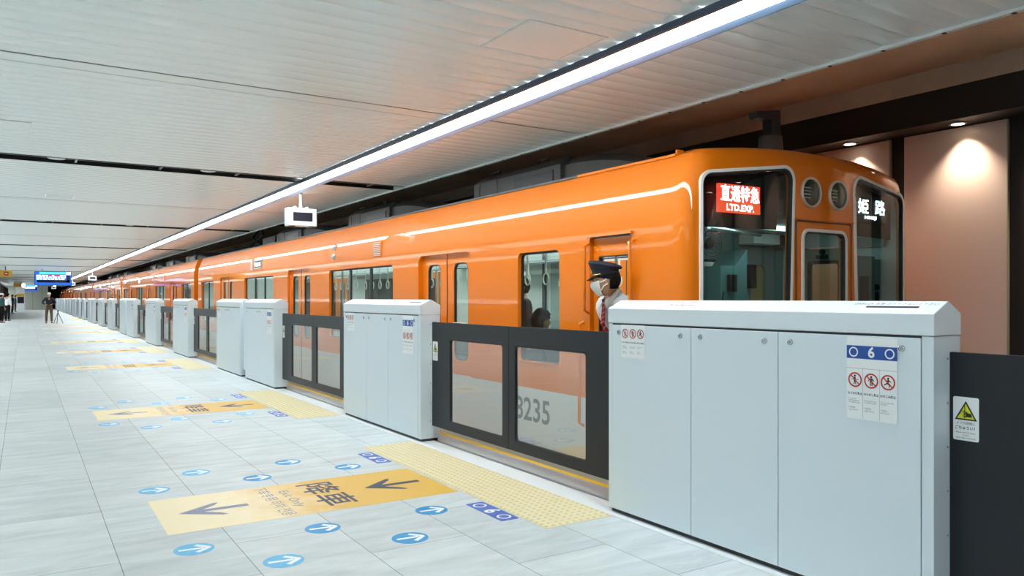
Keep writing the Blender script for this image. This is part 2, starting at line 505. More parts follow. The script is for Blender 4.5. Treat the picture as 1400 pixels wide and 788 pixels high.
structure(b.build('trim_concrete_beam', M['concrete2'], smooth=False))
b = MB(); b.box(7.24, 7.62, YMIN, 122, 3.05, 3.359)
structure(b.build('trim_fascia', M['dark_wall'], smooth=False))
b = MB(); b.box(7.62, 8.0, YMIN, 122, -1.3, 3.36)
wr = structure(b.build('wall_right', M['dark_wall'], smooth=False))
for k in range(-9, 4):
    y0 = 3.51+1.13*k
    b = MB(); b.box(7.585, 7.621, y0, y0+0.97, -0.6, 3.04); b.box(7.583, 7.622, y0-0.008, y0, -0.6, 3.04, 1)
    structure(b.build('wall_panel', [M['panel'], M['panel_edge']], wr, smooth=False))
b = MB(); b.box(-8, 2.55, YEND, YEND+0.3, 0, 3.3); structure(b.build('wall_far', M['wall'], smooth=False))
b = MB()
for x in (0.95, 1.9): b.box(x, x+0.03, YEND-0.006, YEND+0.01, 0, 2.9)
structure(b.build('trim_far_wall', M['ceil_line'], smooth=False))
b = MB(); b.box(2.56, 8, 121, 121.3, -1.3, 3.8); structure(b.build('wall_tunnel', M['black_matte'], smooth=False))
b = MB(); b.box(-8.3, -8, YMIN, YEND, 0, 3.3); structure(b.build('wall_left', M['wall'], smooth=False))
b = MB(); b.box(-8, 8, YMIN-0.3, YMIN, -1.3, 3.8); structure(b.build('wall_back', M['wall'], smooth=False))
# dark stair enclosure beyond the left edge, far down the platform
b = MB(); b.box(-2.6, -1.32, 60, 92, 0, 2.35)
for k in range(11): b.box(-1.34, -1.27, 60+3.15*k, 60.1+3.15*k, 0, 2.4, 1)
b.box(-1.34, -1.27, 60, 92, 0.95, 1.02, 1); b.box(-1.34, -1.27, 60, 92, 2.33, 2.42, 1)
structure(b.build('wall_stair_enclosure', [mat('enclosure_panel', srgb(96, 92, 96), 0.4), M['black']], smooth=False))

# ------------------------------------------------------------------ strip lights
def strip_light(xc, y0, y1, label):
    t = thing('strip_light', label, 'ceiling light', (xc, (y0+y1)/2, ZC-0.03))
    b = MB()
    b.box(xc-0.150, xc-0.125, y0, y1, ZC-0.043, ZC-0.0045)
    b.box(xc+0.145, xc+0.155, y0, y1, ZC-0.034, ZC-0.0045)
    b.box(xc-0.155, xc+0.155, y0-0.02, y0, ZC-0.049, ZC-0.0045); b.box(xc-0.155, xc+0.155, y1, y1+0.02, ZC-0.049, ZC-0.0045)
    b.build('housing', M['frame_blue'], t, smooth=False)
    b = MB(); b.prism([(xc-0.125, ZC-0.040), (xc+0.045, ZC-0.040), (xc+0.045, ZC-0.008), (xc-0.125, ZC-0.008)], 'y', y0, y1)
    b.build('diffuser', M['strip'], t, smooth=False)
    b = MB(); b.prism([(xc+0.046, ZC-0.022), (xc+0.145, ZC-0.036), (xc+0.145, ZC-0.006), (xc+0.046, ZC-0.006)], 'y', y0, y1)
    b.build('reflector', M['lamp_white'], t, smooth=False)
    return t
strip_light(3.10, 0.2, 104.0, 'long continuous white strip light running along the ceiling above the gates')

# fill panels added out of view to even the platform light, left of camera
for xc in (-2.5, -5.4):
    for k in range(-1, 14):
        ya, yb = 9.69+8*k-7.7, 9.69+8*k-0.3
        t = thing('fill_panel', 'added out-of-view fill panel in the ceiling over the other half of the platform', 'ceiling light', (xc, (ya+yb)/2, ZC-0.02), group='added fill panels over the other half')
        b = MB(); b.ring([(xc-0.5, ya), (xc+0.5, ya), (xc+0.5, yb), (xc-0.5, yb)], [(xc-0.46, ya+0.04), (xc+0.46, ya+0.04), (xc+0.46, yb-0.04), (xc-0.46, yb-0.04)], 'z', ZC-0.16, ZC-0.0045); b.build('frame', M['white_trim'], t, smooth=False)  # deep skirt shaped to keep the diffuser out of the train's reflections
        b = MB(); b.box(xc-0.455, xc+0.455, ya+0.045, yb-0.045, ZC-0.022, ZC-0.006); b.build('diffuser', M['fill_panel'], t, smooth=False)

# fittings in the dark ceiling slots
for i, s_ in enumerate(SLOTS):
    if s_ < 2 or i > 8: continue
    near = ['nearest', 'second nearest', 'third', 'fourth', 'fifth', 'sixth', 'seventh', 'eighth'][min(7, i-2)]
    t = thing('slot_rail', '%s dark cable rail in the black slot across the ceiling' % near, 'ceiling rail', (0, s_, ZC+0.1), group='dark rails in the ceiling slots')
    b = MB(); b.box(-6, CX-0.05, s_-0.06, s_+0.10, ZC+0.03, ZC+0.07); b.build('rail', M['black'], t, smooth=False)
    if i < 5:
        x = -2.1
        while x < 4.1:
            b = MB(); b.box(x, x+0.022, s_-0.16, s_+0.16, ZC+0.012, ZC+0.03); b.build('bracket', M['gun'], t, smooth=False)
            x += 0.86
        for x in (0.3, 1.85, 3.2):
            b = MB(); b.lathe([(0.085, 0.02), (0.085, 0.0), (0.07, -0.004)], (x, s_-0.05, ZC+0.008), n=20); b.build('fitting_ring', M['white_trim'], t)

def hatch(x0, x1, y0, y1, label, th=0.012):
    t = thing('ceiling_hatch', label, 'hatch', ((x0+x1)/2, (y0+y1)/2, ZC-0.006), group='flush hatches in the ceiling')
    b = MB(); b.box(x0, x1, y0, y1, ZC-0.0050, ZC+0.001); b.build('lid', M['ceil'], t, smooth=False)
    b = MB(); e = th
    b.ring([(x0-e, y0-e), (x1+e, y0-e), (x1+e, y1+e), (x0-e, y1+e)], [(x0-0.003, y0-0.003), (x1+0.003, y0-0.003), (x1+0.003, y1+0.003), (x0-0.003, y1+0.003)], 'z', ZC-0.0056, ZC)
    b.build('rim', M['white_trim'], t, smooth=False)
hatch(2.30, 2.82, 3.44, 3.94, 'large square access hatch in the ceiling left of the strip light')
hatch(0.28, 0.62, 12.9, 13.3, 'small access hatch in the ceiling beyond the nearest black slot')
hatch(-0.30, 0.05, 7.75, 8.15, 'small access hatch in the ceiling before the nearest black slot, at far left', 0.01)

# ------------------------------------------------------------------ downlights on the right wall
for k in range(-8, 3):
    y = 3.86+1.12*k
    t = thing('downlight', {0: 'recessed warm downlight lighting the broad beige wall panel right of the train', 1: 'recessed warm downlight just above the right shoulder of the train front'}.get(k, 'recessed warm downlight in the dark fascia of the right wall'), 'downlight', (7.32, y, 3.05), group='warm downlights along the right wall')
    b = MB(); b.lathe([(0.075, -0.003), (0.075, 0.012), (0.058, 0.012)], (7.42, y, 3.040), n=24); b.build('ring', M['gun'], t)
    b = MB(); b.lathe([(0.056, 0.0), (0.056, 0.006)], (7.42, y, 3.037), n=24); b.build('lens', M['warm'], t)
    ld = bpy.data.lights.new('downlight_lamp', 'SPOT'); ld.energy = SPOT_W; ld.color = (1.0, 0.85, 0.64)
    ld.spot_size = math.radians(98); ld.spot_blend = 1.0; ld.shadow_soft_size = 0.04
    lo = bpy.data.objects.new('lamp', ld); COL.objects.link(lo); lo.parent = t; lo.location = (0.13, 0, -0.03)
    lo.rotation_euler = (0, math.radians(-3), 0)

# ------------------------------------------------------------------ platform gates
GX0, GX1 = 3.25, 3.46
ORD = ['first', 'second', 'third', 'fourth', 'fifth', 'sixth', 'seventh', 'eighth', 'ninth', 'tenth', 'eleventh', 'twelfth', 'thirteenth',
       'fourteenth', 'fifteenth', 'sixteenth', 'seventeenth', 'eighteenth', 'nineteenth', 'twentieth', 'twenty-first', 'twenty-second', 'twenty-third', 'twenty-fourth', 'twenty-fifth', 'twenty-sixth']

def man_glyph(d, c, s, h, m, kind):
    """black pictogram figure"""
    x, y = c
    d.poly(circ(x+0.02*s*(kind-1), y+0.30*s, 0.085*s, 12), h, m)
    if kind == 0:
        d.bar((x-0.02*s, y+0.2*s), (x-0.02*s, y-0.12*s), 0.15*s, h, m); d.bar((x, y-0.1*s), (x+0.08*s, y-0.38*s), 0.07*s, h, m); d.bar((x-0.04*s, y-0.1*s), (x-0.1*s, y-0.38*s), 0.07*s, h, m)
        d.bar((x-0.3*s, y+0.02*s), (x+0.3*s, y+0.02*s), 0.04*s, h, m)
    elif kind == 1:
        d.bar((x, y+0.2*s), (x, y-0.1*s), 0.22*s, h, m); d.bar((x-0.06*s, y-0.08*s), (x-0.07*s, y-0.36*s), 0.09*s, h, m); d.bar((x+0.06*s, y-0.08*s), (x+0.07*s, y-0.36*s), 0.09*s, h, m)
        d.bar((x-0.1*s, y+0.18*s), (x-0.24*s, y-0.02*s), 0.06*s, h, m); d.bar((x+0.1*s, y+0.18*s), (x+0.24*s, y-0.02*s), 0.06*s, h, m)
    else:
        d.bar((x+0.06*s, y+0.2*s), (x-0.06*s, y-0.08*s), 0.16*s, h, m); d.bar((x-0.06*s, y-0.06*s), (x+0.14*s, y-0.2*s), 0.08*s, h, m); d.bar((x+0.14*s, y-0.2*s), (x+0.1*s, y-0.36*s), 0.07*s, h, m)
        d.bar((x-0.06*s, y-0.06*s), (x-0.3*s, y-0.2*s), 0.08*s, h, m); d.bar((x+0.05*s, y+0.16*s), (x+0.26*s, y+0.02*s), 0.06*s, h, m); d.bar((x+0.03*s, y+0.16*s), (x-0.2*s, y+0.08*s), 0.06*s, h, m)

JP = ['たてかけ禁止', 'のりだし禁止', 'かけこみ禁止']
EN = ['Do not lean\nanything against\nthe platform gate.', 'Do not lean over\nthe platform gate.', 'Do not rush onto\nthe train.']
CN = ['严禁倚靠\n기대지 마시오', '严禁探身\n내밀지 마시오', '严禁抢上\n뛰지 마시오']

def prohibitions(par, o, wdt, y_ic, full):
    """the three no-leaning / no-leaning-out / no-rushing pictograms with their text; o = plane origin (top centre)"""
    cw = wdt/3
    for i in range(3):
        c = ((i-1)*cw, y_ic)
        d = Dec(o, (0, -1, 0), (0, 0, 1), (-1, 0, 0))
        r = cw*0.43
        d.poly(circ(c[0], c[1], r, 28), 0.0008, 2)
        man_glyph(d, c, r*1.75, 0.0012, 1, i)
        d.hoop(c, r*0.80, r, 0.0016, 0)
        d.bar((c[0]-r*0.62, c[1]+r*0.62), (c[0]+r*0.62, c[1]-r*0.62), r*0.17, 0.0018, 0)
        d.build('pictogram', [M['red'], M['black'], M['white_film']], par, smooth=False, recalc=False)
    if full:
        for i in range(3):
            d = Dec(o, (0, -1, 0), (0, 0, 1), (-1, 0, 0))
            x = (i-1)*cw
            d.text(JP[i], cw*0.155, (x, y_ic-cw*0.80), 0.001, 0, bold=0.0004)
            d.text(EN[i], cw*0.105, (x-cw*0.42, y_ic-cw*1.20), 0.001, 1, align='LEFT')
            d.text(CN[i], cw*0.105, (x-cw*0.42, y_ic-cw*1.68), 0.001, 1, align='LEFT', line=1.3)
            d.build('text', [M['ink'], M['grey_ink']], par, smooth=False, recalc=False)

def big_sign(par, yc, num, full=True):
    o = (GX0-0.0045, yc, 1.222)
    d = Dec(o, (0, -1, 0), (0, 0, 1), (-1, 0, 0))
    d.slab(rrect(-0.123, 0.123, -0.378, 0.0, 0.012), 0, 0.0006, 0)
    s = d.build('gate_sign', [M['white_film']], par, smooth=False)
    d = Dec(o, (0, -1, 0), (0, 0, 1), (-1, 0, 0))
    d.poly([(-0.123, -0.100), (0.123, -0.100), (0.123, -0.040), (-0.123, -0.040)], 0.0009, 0)
    if full:
        for x in (-0.088, 0.088): d.hoop((x, -0.070), 0.017, 0.023, 0.0013, 1)
        d.text(num, 0.066, (0, -0.071), 0.0013, 1, bold=0.002)
    else:
        for x in (-0.088, 0.0, 0.088): d.hoop((x, -0.070), 0.012, 0.02, 0.0013, 1, 10)
    d.build('number_band', [M['blue_label'], M['white_film']], s, smooth=False, recalc=False)
    if full:
        d = Dec(o, (0, -1, 0), (0, 0, 1), (-1, 0, 0))
        for x in (-0.041, 0.041): d.bar((x, -0.145), (x, -0.375), 0.0012, 0.0009, 0)
        d.bar((-0.123, -0.145), (0.123, -0.145), 0.0012, 0.0009, 0)
        d.build('divider', [M['grey_ink']], s, smooth=False, recalc=False)
        prohibitions(s, o, 0.240, -0.198, True)
    else:
        prohibitions(s, o, 0.240, -0.198, False)

def small_sign(par, yc, full=True):
    o = (GX0-0.0045, yc, 1.230)
    d = Dec(o, (0, -1, 0), (0, 0, 1), (-1, 0, 0))
    d.slab(rrect(-0.112, 0.112, -0.208, 0.0, 0.004), 0, 0.0006, 0)
    s = d.build('notice_sign', [M['white_film']], par, smooth=False)
    prohibitions(s, o, 0.215, -0.055, full)

def leaf(par, y_in, y_out, y_win_in, full, sticker):
    """sliding half-height door; y_in = edge at the middle of the opening, y_out = edge inside the cabinet"""
    a, b_ = min(y_in, y_out), max(y_in, y_out)
    sgn = 1 if y_out > y_in else -1
    w0 = y_in+sgn*0.095; w1 = y_in+sgn*1.03
    wa, wb = min(w0, w1), max(w0, w1)
    X0, X1 = 3.375, 3.405
    n = 5
    mb = MB()
    mb.ring(rrect(a, b_, 0.155, 1.168, 0.004, n), rrect(wa, wb, 0.235, 1.012, 0.03, n), 'x', X0, X1)
    mb.ring(rrect(wa-0.03, wb+0.03, 1.022, 1.030, 0.003, n), rrect(wa-0.028, wb+0.028, 1.0235, 1.0285, 0.001, n), 'x', X0-0.004, X0)
    lf = mb.build('sliding_door', M['leaf'], par, bevel=0.0015 if full else 0, angle=30)
    mb = MB(); mb.ring(rrect(wa-0.001, wb+0.001, 0.234, 1.013, 0.03, n), rrect(wa+0.008, wb-0.008, 0.243, 1.004, 0.024, n), 'x', X0+0.004, X1-0.004)
    mb.build('gasket', M['gasket'], lf, angle=30)
    mb = MB(); mb.prism(rrect(wa+0.006, wb-0.006, 0.241, 1.006, 0.025, n), 'x', 3.386, 3.392)
    mb.build('glass_pane', M['gate_glass'], lf, smooth=False)
    if sticker is not None:
        o = (X0-0.0006, sticker, 0.98)
        d = Dec(o, (0, -1, 0), (0, 0, 1), (-1, 0, 0))
        d.slab(rrect(-0.053, 0.053, -0.185, 0, 0.008), 0, 0.0006, 0)
        d.poly([(-0.046, -0.098), (0.046, -0.098), (0.0, -0.016)], 0.001, 1)
        d.poly([(-0.036, -0.092), (0.036, -0.092), (0.0, -0.028)], 0.0014, 2)
        # hand caught at a door edge
        d.bar((-0.004, -0.036), (-0.004, -0.090), 0.004, 0.0018, 1)
        d.poly([(0.0, -0.064), (0.022, -0.070), (0.026, -0.084), (0.002, -0.084)], 0.0018, 1)
        for k in range(4): d.bar((-0.012, -0.060-0.007*k), (0.006, -0.064-0.006*k), 0.0032, 0.0018, 1)
        for k in range(5):
            t = PI*0.55+k*0.33; d.bar((-0.010+0.010*math.cos(t), -0.072+0.010*math.sin(t)), (-0.010+0.018*math.cos(t), -0.072+0.018*math.sin(t)), 0.002, 0.0018, 1)
        if full:
            d.text('ドアの開閉に', 0.013, (0, -0.112), 0.001, 1)
            d.text('ごちゅうい！', 0.0155, (0, -0.132), 0.001, 1, bold=0.0003)
            d.text('Please mind the doors.', 0.0088, (0, -0.151), 0.001, 1)
            d.text('小心车门', 0.0075, (0, -0.163), 0.001, 1)
            d.text('출입문 개폐에 주의해 주세요', 0.0068, (0, -0.175), 0.001, 1)
        d.build('warning_sticker', [M['white_film'], M['black'], M['warn_yellow']], lf, smooth=False, recalc=False)
    return lf

def cabinet(y0, y1, idx, label, num, leaf_lo=None, leaf_hi=None, panels=3, full=1, big=True, small=True, filler=None):
    t = thing('platform_gate', label, 'platform gate', (3.355, (y0+y1)/2, 0.0), group='silver platform gates along the platform edge')
    mb = MB()
    mb.box(GX0+0.006, GX1, y0+0.03, y1-0.03, 0.03, 1.236)
    mb.box(GX0, GX1, y0, y0+0.052, 0.03, 1.236); mb.box(GX0, GX1, y1-0.035, y1, 0.03, 1.236)
    if full == 2:
        for z in (1.14, 0.95, 0.76, 0.57, 0.38, 0.2):
            for yy, s_ in ((y0, -1), (y1, 1)):
                mb.lathe([(0.005, 0), (0.005, 0.003*s_), (0.002, 0.004*s_)], (3.372-0.016, yy, z), 'y', 8, 1)
    if full:
        p0, p1 = y0+0.053, y1-0.037
        cuts = [p0, p0+(p1-p0)*0.361, p0+(p1-p0)*0.657, p1] if panels == 3 else [p0+(p1-p0)*k/panels for k in range(panels+1)]
        mb.box(GX0+0.002, GX0+0.007, p0, p1, 1.224, 1.238, 2)          # shadow gap under the lid and between the panels
        for q in cuts: mb.box(GX0+0.003, GX0+0.007, q-0.004, q+0.004, 0.032, 1.228, 2)
    mb.build('housing', [M['steel'], M['gun'], M['black']], t, bevel=0.004 if full else 0, smooth=False)
    mb = MB()
    mb.prism([(GX0-0.003, 1.239), (GX1+0.003, 1.239), (GX1+0.003, 1.333), (3.365, 1.386), (3.355, 1.387), (GX0-0.003, 1.334)], 'y', y0-0.003, y1+0.003)
    mb.build('lid', M['steel_lid'], t, smooth=False, bevel=0.004 if full else 0)
    mb = MB(); mb.box(GX0+0.02, GX1-0.02, y0+0.01, y1-0.01, 0.0, 0.03); mb.build('plinth', M['black'], t, smooth=False)
    if full:
        p0, p1 = y0+0.053, y1-0.037
        if panels == 3: cuts = [p0, p0+(p1-p0)*0.361, p0+(p1-p0)*0.657, p1]
        else: cuts = [p0+(p1-p0)*k/panels for k in range(panels+1)]
        for a, c in zip(cuts[:-1], cuts[1:]):
            mb = MB(); mb.box(GX0-0.003, GX0+0.008, a+0.002, c-0.002, 0.032, 1.228); mb.build('access_panel', M['steel'], t, smooth=False, bevel=0.002)
        locks = []
        if panels == 3: locks = [y0+0.138, cuts[1]-0.075, cuts[1]+0.085, cuts[2]-0.074, cuts[2]+0.082, y1-0.108]
        else: locks = [cuts[1]-0.08, cuts[1]+0.08, y1-0.108]
        for ly in locks:
            mb = MB(); mb.lathe([(0.0155, 0.004), (0.0155, -0.006), (0.012, -0.008), (0.011, -0.005), (0.006, -0.005), (0.005, -0.007), (0.0, -0.007)], (GX0-0.003, ly, 1.180), 'x', 20)
            lk = mb.build('lock', M['chrome'], t)
            mb = MB(); mb.box(GX0-0.0105, GX0-0.008, ly-0.001, ly+0.001, 1.176, 1.184); mb.build('keyhole', M['black'], lk, smooth=False)
    if big: big_sign(t, y0+0.281, num, full > 0)
    if small: small_sign(t, y1-0.242, full > 0)
    if full == 2:
        # printed notices on the sloping lid
        up = Vector((0.108, 0, 0.053)).normalized(); nn = Vector((-0.053, 0, 0.108)).normalized()
        d = Dec(Vector((GX0-0.003, 0, 1.334))+nn*0.0012, (0, -1, 0), up, nn)
        ya = -(y0+0.20)
        d.poly([(ya-0.16, 0.030), (ya+0.13, 0.030), (ya+0.13, 0.105), (ya-0.16, 0.105)], 0.0, 0)
        d.text('DANGER 危険 のりださないで下さい', 0.024, (ya-0.015, 0.086), 0.0006, 1)
        d.poly([(ya-0.14, 0.048), (ya+0.11, 0.048), (ya+0.11, 0.066), (ya-0.14, 0.066)], 0.0006, 1)
        d.build('lid_notice', [M['white_film'], M['ink'], M['red']], t, smooth=False, recalc=False)
        d = Dec(Vector((GX0-0.003, 0, 1.334))+nn*0.0012, (0, -1, 0), up, nn)
        yb = -(y1-0.62)
        d.text('Do not lean over.', 0.030, (yb, 0.055), 0.0004, 2); d.text('のりださないで下さい', 0.022, (yb, 0.085), 0.0004, 2)
        d.build('lid_notice', [M['white_film'], M['ink'], M['red']], t, smooth=False, recalc=False)
    if filler:
        mb = MB(); mb.box(3.31, 3.40, filler[0], filler[1], 0.13, 1.36); mb.box(3.33, 3.38, filler[0], filler[1], 0.0, 0.13, 1)
        mb.build('filler_panel', [M['steel'], M['black']], t, smooth=False)
    if leaf_lo is not None:   # leaf in the opening nearer the camera
        leaf(t, leaf_lo, y0-0.0+0.1, None, full > 0, y0-0.068)
    if leaf_hi is not None:
        leaf(t, leaf_hi, y1+0.0-0.1, None, full > 0, None)
    return t

GATES = []     # (y0, y1, leaf_lo, leaf_hi, num, pair_pos)
GATES.append((1.79, 3.93, 0.355, 5.365, '6', 0))
GATES.append((6.77, 8.89, 5.37, 10.40, '6', 0))
GATES.append((11.92, 13.76, 10.405, None, '6', 1))
OPEN = [5.37, 10.40]
NUMS = ['5', '4', '3', '2', '1', '1']
for k in range(6):
    o = 18.3*k
    if k < 5: n_ = NUMS[k]
    GATES.append((14.13+o, 16.10+o, None, 17.68+o, NUMS[k], 2))
    if k == 5: break
    GATES.append((19.25+o, 21.40+o, 17.685+o, 22.90+o, NUMS[k], 0))
    GATES.append((24.40+o, 26.70+o, 22.905+o, 28.25+o, NUMS[k], 0))
    GATES.append((29.80+o, 31.95+o, 28.255+o, None, NUMS[k], 1))
    OPEN += [17.68+o, 22.90+o, 28.25+o]
for i, (y0, y1, lo, hi, num, pr) in enumerate(GATES):
    if y1 > 110.5: continue
    if i == 0: lab = 'big silver platform gate at right front, nearest the camera'
    elif pr == 1: lab = 'silver platform gate, %s from the camera, nearer of an adjoining pair' % ORD[i]
    elif pr == 2: lab = 'silver platform gate, %s from the camera, farther of an adjoining pair' % ORD[i]
    else: lab = 'silver platform gate cabinet standing alone, %s from the camera' % ORD[i]
    fl = None
    if pr == 1: fl = (y1+0.004, GATES[i+1][0]-0.004)
    cabinet(y0, y1, i, lab, num, lo, hi, panels=3 if pr == 0 else 2, full=2 if i < 2 else (1 if i < 6 else 0), big=(pr != 2) and i < 11, small=(pr != 1) and i < 8, filler=fl)

# ------------------------------------------------------------------ floor markings
def exit_sheet(c, idx):
    names = ['nearest', 'second nearest', 'third', 'fourth', 'fifth', 'sixth', 'seventh', 'eighth']
    lab = '%s yellow exit-only floor sheet with arrows, %s' % (names[idx].capitalize() if False else names[idx], 'rubbed pale at its left end' if idx == 0 else 'counting away from the camera')
    t = thing('exit_floor_sheet', lab, 'floor sign', (1.69, c-0.01, 0), group='yellow exit sheets on the floor')
    o = (1.69, c-0.01, 0.0)
    d = Dec(o, (0, -1, 0), (1, 0, 0), (0, 0, 1))     # read facing the train
    d.slab([(-0.447, -0.97), (0.447, -0.97), (0.447, 0.97), (-0.447, 0.97)], 0.0002, 0.0015)
    d.build('film', M['sheet'], t, smooth=False)
    for (yc, mi, nm) in ((0.56, 0, 'arrow'), (-0.62, 1, 'arrow')):
        d = Dec(o, (0, -1, 0), (1, 0, 0), (0, 0, 1))
        tip, hd, tail, hw = ((0.425, 0.665, 0.865, 0.18), (-0.845, -0.60, -0.405, 0.165))[mi]
        d.poly([(-0.030, tip+0.06), (0.030, tip+0.06), (0.030, tail), (-0.030, tail)], 0.0022, 0)
        for q in (-1, 1): d.poly([(0, tip), (q*hw, hd), (q*hw, hd+0.035), (q*(hw-0.06), hd), (0, tip+0.12)][::q], 0.0022+0.0002*q, 0)
        a = d.build(nm, M['ink_worn' if mi else 'ink'], t, smooth=False, recalc=False)
    if idx < 5:
        d = Dec(o, (0, -1, 0), (1, 0, 0), (0, 0, 1))
        d.text('降車', 0.34, (0.0, 0.15), 0.0022, 0, bold=0.004, box=(0.68, 0.27))
        d.build('lettering', M['ink'], t, smooth=False, recalc=False)
        d = Dec(o, (0, -1, 0), (1, 0, 0), (0, 0, 1))
        d.text('Exit Only', 0.105, (0, -0.115), 0.0022, 0, box=(0.47, 0.09))
        d.build('lettering', M['ink_worn'], t, smooth=False, recalc=False)
        d = Dec(o, (0, -1, 0), (1, 0, 0), (0, 0, 1))
        d.text('下车专用', 0.115, (-0.215, -0.232), 0.0022, 0, box=(0.39, 0.095))
        d.build('lettering', M['ink_worn'], t, smooth=False, recalc=False)
        d = Dec(o, (0, -1, 0), (1, 0, 0), (0, 0, 1))
        d.text('하차 전용', 0.115, (0.215, -0.232), 0.0022, 0, box=(0.39, 0.095))
        d.build('lettering', M['ink_worn'], t, smooth=False, recalc=False)

def round_arrow(x, y, lab, worn):
    d = Dec((x, y, 0), (0, -1, 0), (1, 0, 0), (0, 0, 1))
    a = math.radians(-4)
    t = thing('arrow_floor_sticker', lab, 'floor sticker', (x, y, 0), group='round blue boarding arrows on the floor')
    d.slab(circ(0, 0, 0.107, 32), 0.0002, 0.0012)
    d.build('disc', M['cyan_worn' if worn else 'cyan_film'], t, smooth=False)
    d = Dec((x, y, 0), (-0.1, -0.995, 0), (0.995, -0.1, 0), (0, 0, 1))
    d.bar((0, -0.08), (0, 0.05), 0.026, 0.0018); d.bar((-0.002, 0.082), (0.066, 0.012), 0.028, 0.0019); d.bar((0.002, 0.082), (-0.066, 0.012), 0.028, 0.0020)
    d.build('arrow', M['white_film'], t, smooth=False, recalc=False)

def o6o(x, y, num, lab, detail):
    t = thing('car_number_floor_sticker', lab, 'floor sticker', (x, y, 0), group='blue car-number plates on the floor')
    d = Dec((x, y, 0), (0, -1, 0), (1, 0, 0), (0, 0, 1))
    d.slab(rrect(-0.235, 0.235, -0.067, 0.067, 0.015), 0.0002, 0.0015)
    d.build('film', M['blue_sign'], t, smooth=False)
    d = Dec((x, y, 0), (0, -1, 0), (1, 0, 0), (0, 0, 1))
    d.text(num, 0.145, (0, -0.002), 0.002, 0, bold=0.006)
    d.build('number', M['white_film'], t, smooth=False, recalc=False)
    for q in (-0.155, 0.155):
        d = Dec((x, y, 0), (0, -1, 0), (1, 0, 0), (0, 0, 1)); d.hoop((q, 0), 0.034, 0.048, 0.002, 0, 20)
        d.build('ring', M['white_film'], t, smooth=False, recalc=False)

def tactile(c, lab, dots):
    t = thing('tactile_strip', lab, 'tactile paving', (2.94, c, 0), group='tactile strips in front of the gate openings')
    b = MB(); b.box(2.68, 3.2, c-1.54, c+1.48, 0.0, 0.003)
    b.build('paving', M['tactile'], t, smooth=False)
    if dots:
        b = MB(); s_ = 0.0525
        nx = int(0.5/s_); ny = int(2.98/s_)
        for i in range(nx+1):
            for j in range(ny+1):
                x = 2.70+i*(0.48/nx); y = c-1.51+j*(2.96/ny)
                b.lathe([(0.0125, 0.003), (0.009, 0.0065), (0.0, 0.0068)], (x, y, 0), n=8)
        o = b.build('bumps', M['tactile_dot'], t, recalc=False)
        o['kind'] = 'stuff'

WH = ['in front of the nearest gate opening', 'in front of the second gate opening', 'in front of the third gate opening', 'in front of the fourth gate opening', 'in front of the fifth gate opening', 'in front of the sixth gate opening', 'in front of the seventh gate opening', 'in front of the eighth gate opening',
      'in front of the ninth gate opening', 'in front of the tenth gate opening', 'in front of the eleventh gate opening']
COLN = ['leftmost', 'second from left', 'middle one', 'second from right', 'rightmost']
for i, c in enumerate(OPEN[:11]):
    num = '6' if i < 2 else NUMS[(i-2)//3]
    tactile(c, 'pale yellow tactile paving strip '+WH[i], i < 2)
    if i < 8: exit_sheet(c, i)
    if i < 6:
        for dy, nm in ((-1.03, 'near'), (0.97, 'far')):
            o6o(2.597, c+dy, num, 'blue floor plate with two rings, %s side of the %s gate opening' % (nm, ORD[i]), i < 3)
    if i < 4:
        for j in range(5):
            x = 0.803+0.3675*j
            yn = c-0.80 if j % 2 == 0 else c-1.26
            yf = c+0.75 if j % 2 == 0 else c+1.20
            round_arrow(x, yn, 'round blue arrow sticker on near side of the %s exit sheet, %s' % (ORD[i], COLN[j]), j < 2 or i > 0)
            round_arrow(x, yf, 'round blue arrow sticker on far side of the %s exit sheet, %s' % (ORD[i], COLN[j]), j < 2 or i > 0)

# ------------------------------------------------------------------ train
TX = 5.4; TW = 1.40
def car_profile():
    """half section (u, z) from the bottom of the skirt up to the roof centre"""
    p = [(1.30, -0.42), (1.385, -0.30), (1.40, -0.15), (1.40, 0.56), (1.40, 1.2), (1.40, 1.955), (1.40, 2.0)]
    for k in range(1, 9):
        a = math.radians(30*k/8)
        p.append((TW-0.94+0.94*math.cos(a), 2.0+0.94*math.sin(a)))
    p += [(1.20, 2.505), (1.05, 2.525), (0.8, 2.548), (0.55, 2.563), (0.28, 2.572), (0.0, 2.575)]
    return p
def front_y(u, yf):
    u = abs(u)
    if u < 0.42: return yf
    return yf+0.115*((u-0.42)/0.9)**1.25

def solid_from(verts, faces, mats, fm):
    me = bpy.data.meshes.new('shell'); me.from_pydata([tuple(v) for v in verts], [], faces)
    for m in mats: me.materials.append(m)
    me.polygons.foreach_set('material_index', fm)
    bm = bmesh.new(); bm.from_mesh(me)
    bmesh.ops.remove_doubles(bm, verts=bm.verts, dist=1e-5)
    bmesh.ops.recalc_face_normals(bm, faces=bm.faces); bm.to_mesh(me); bm.free()
    return me

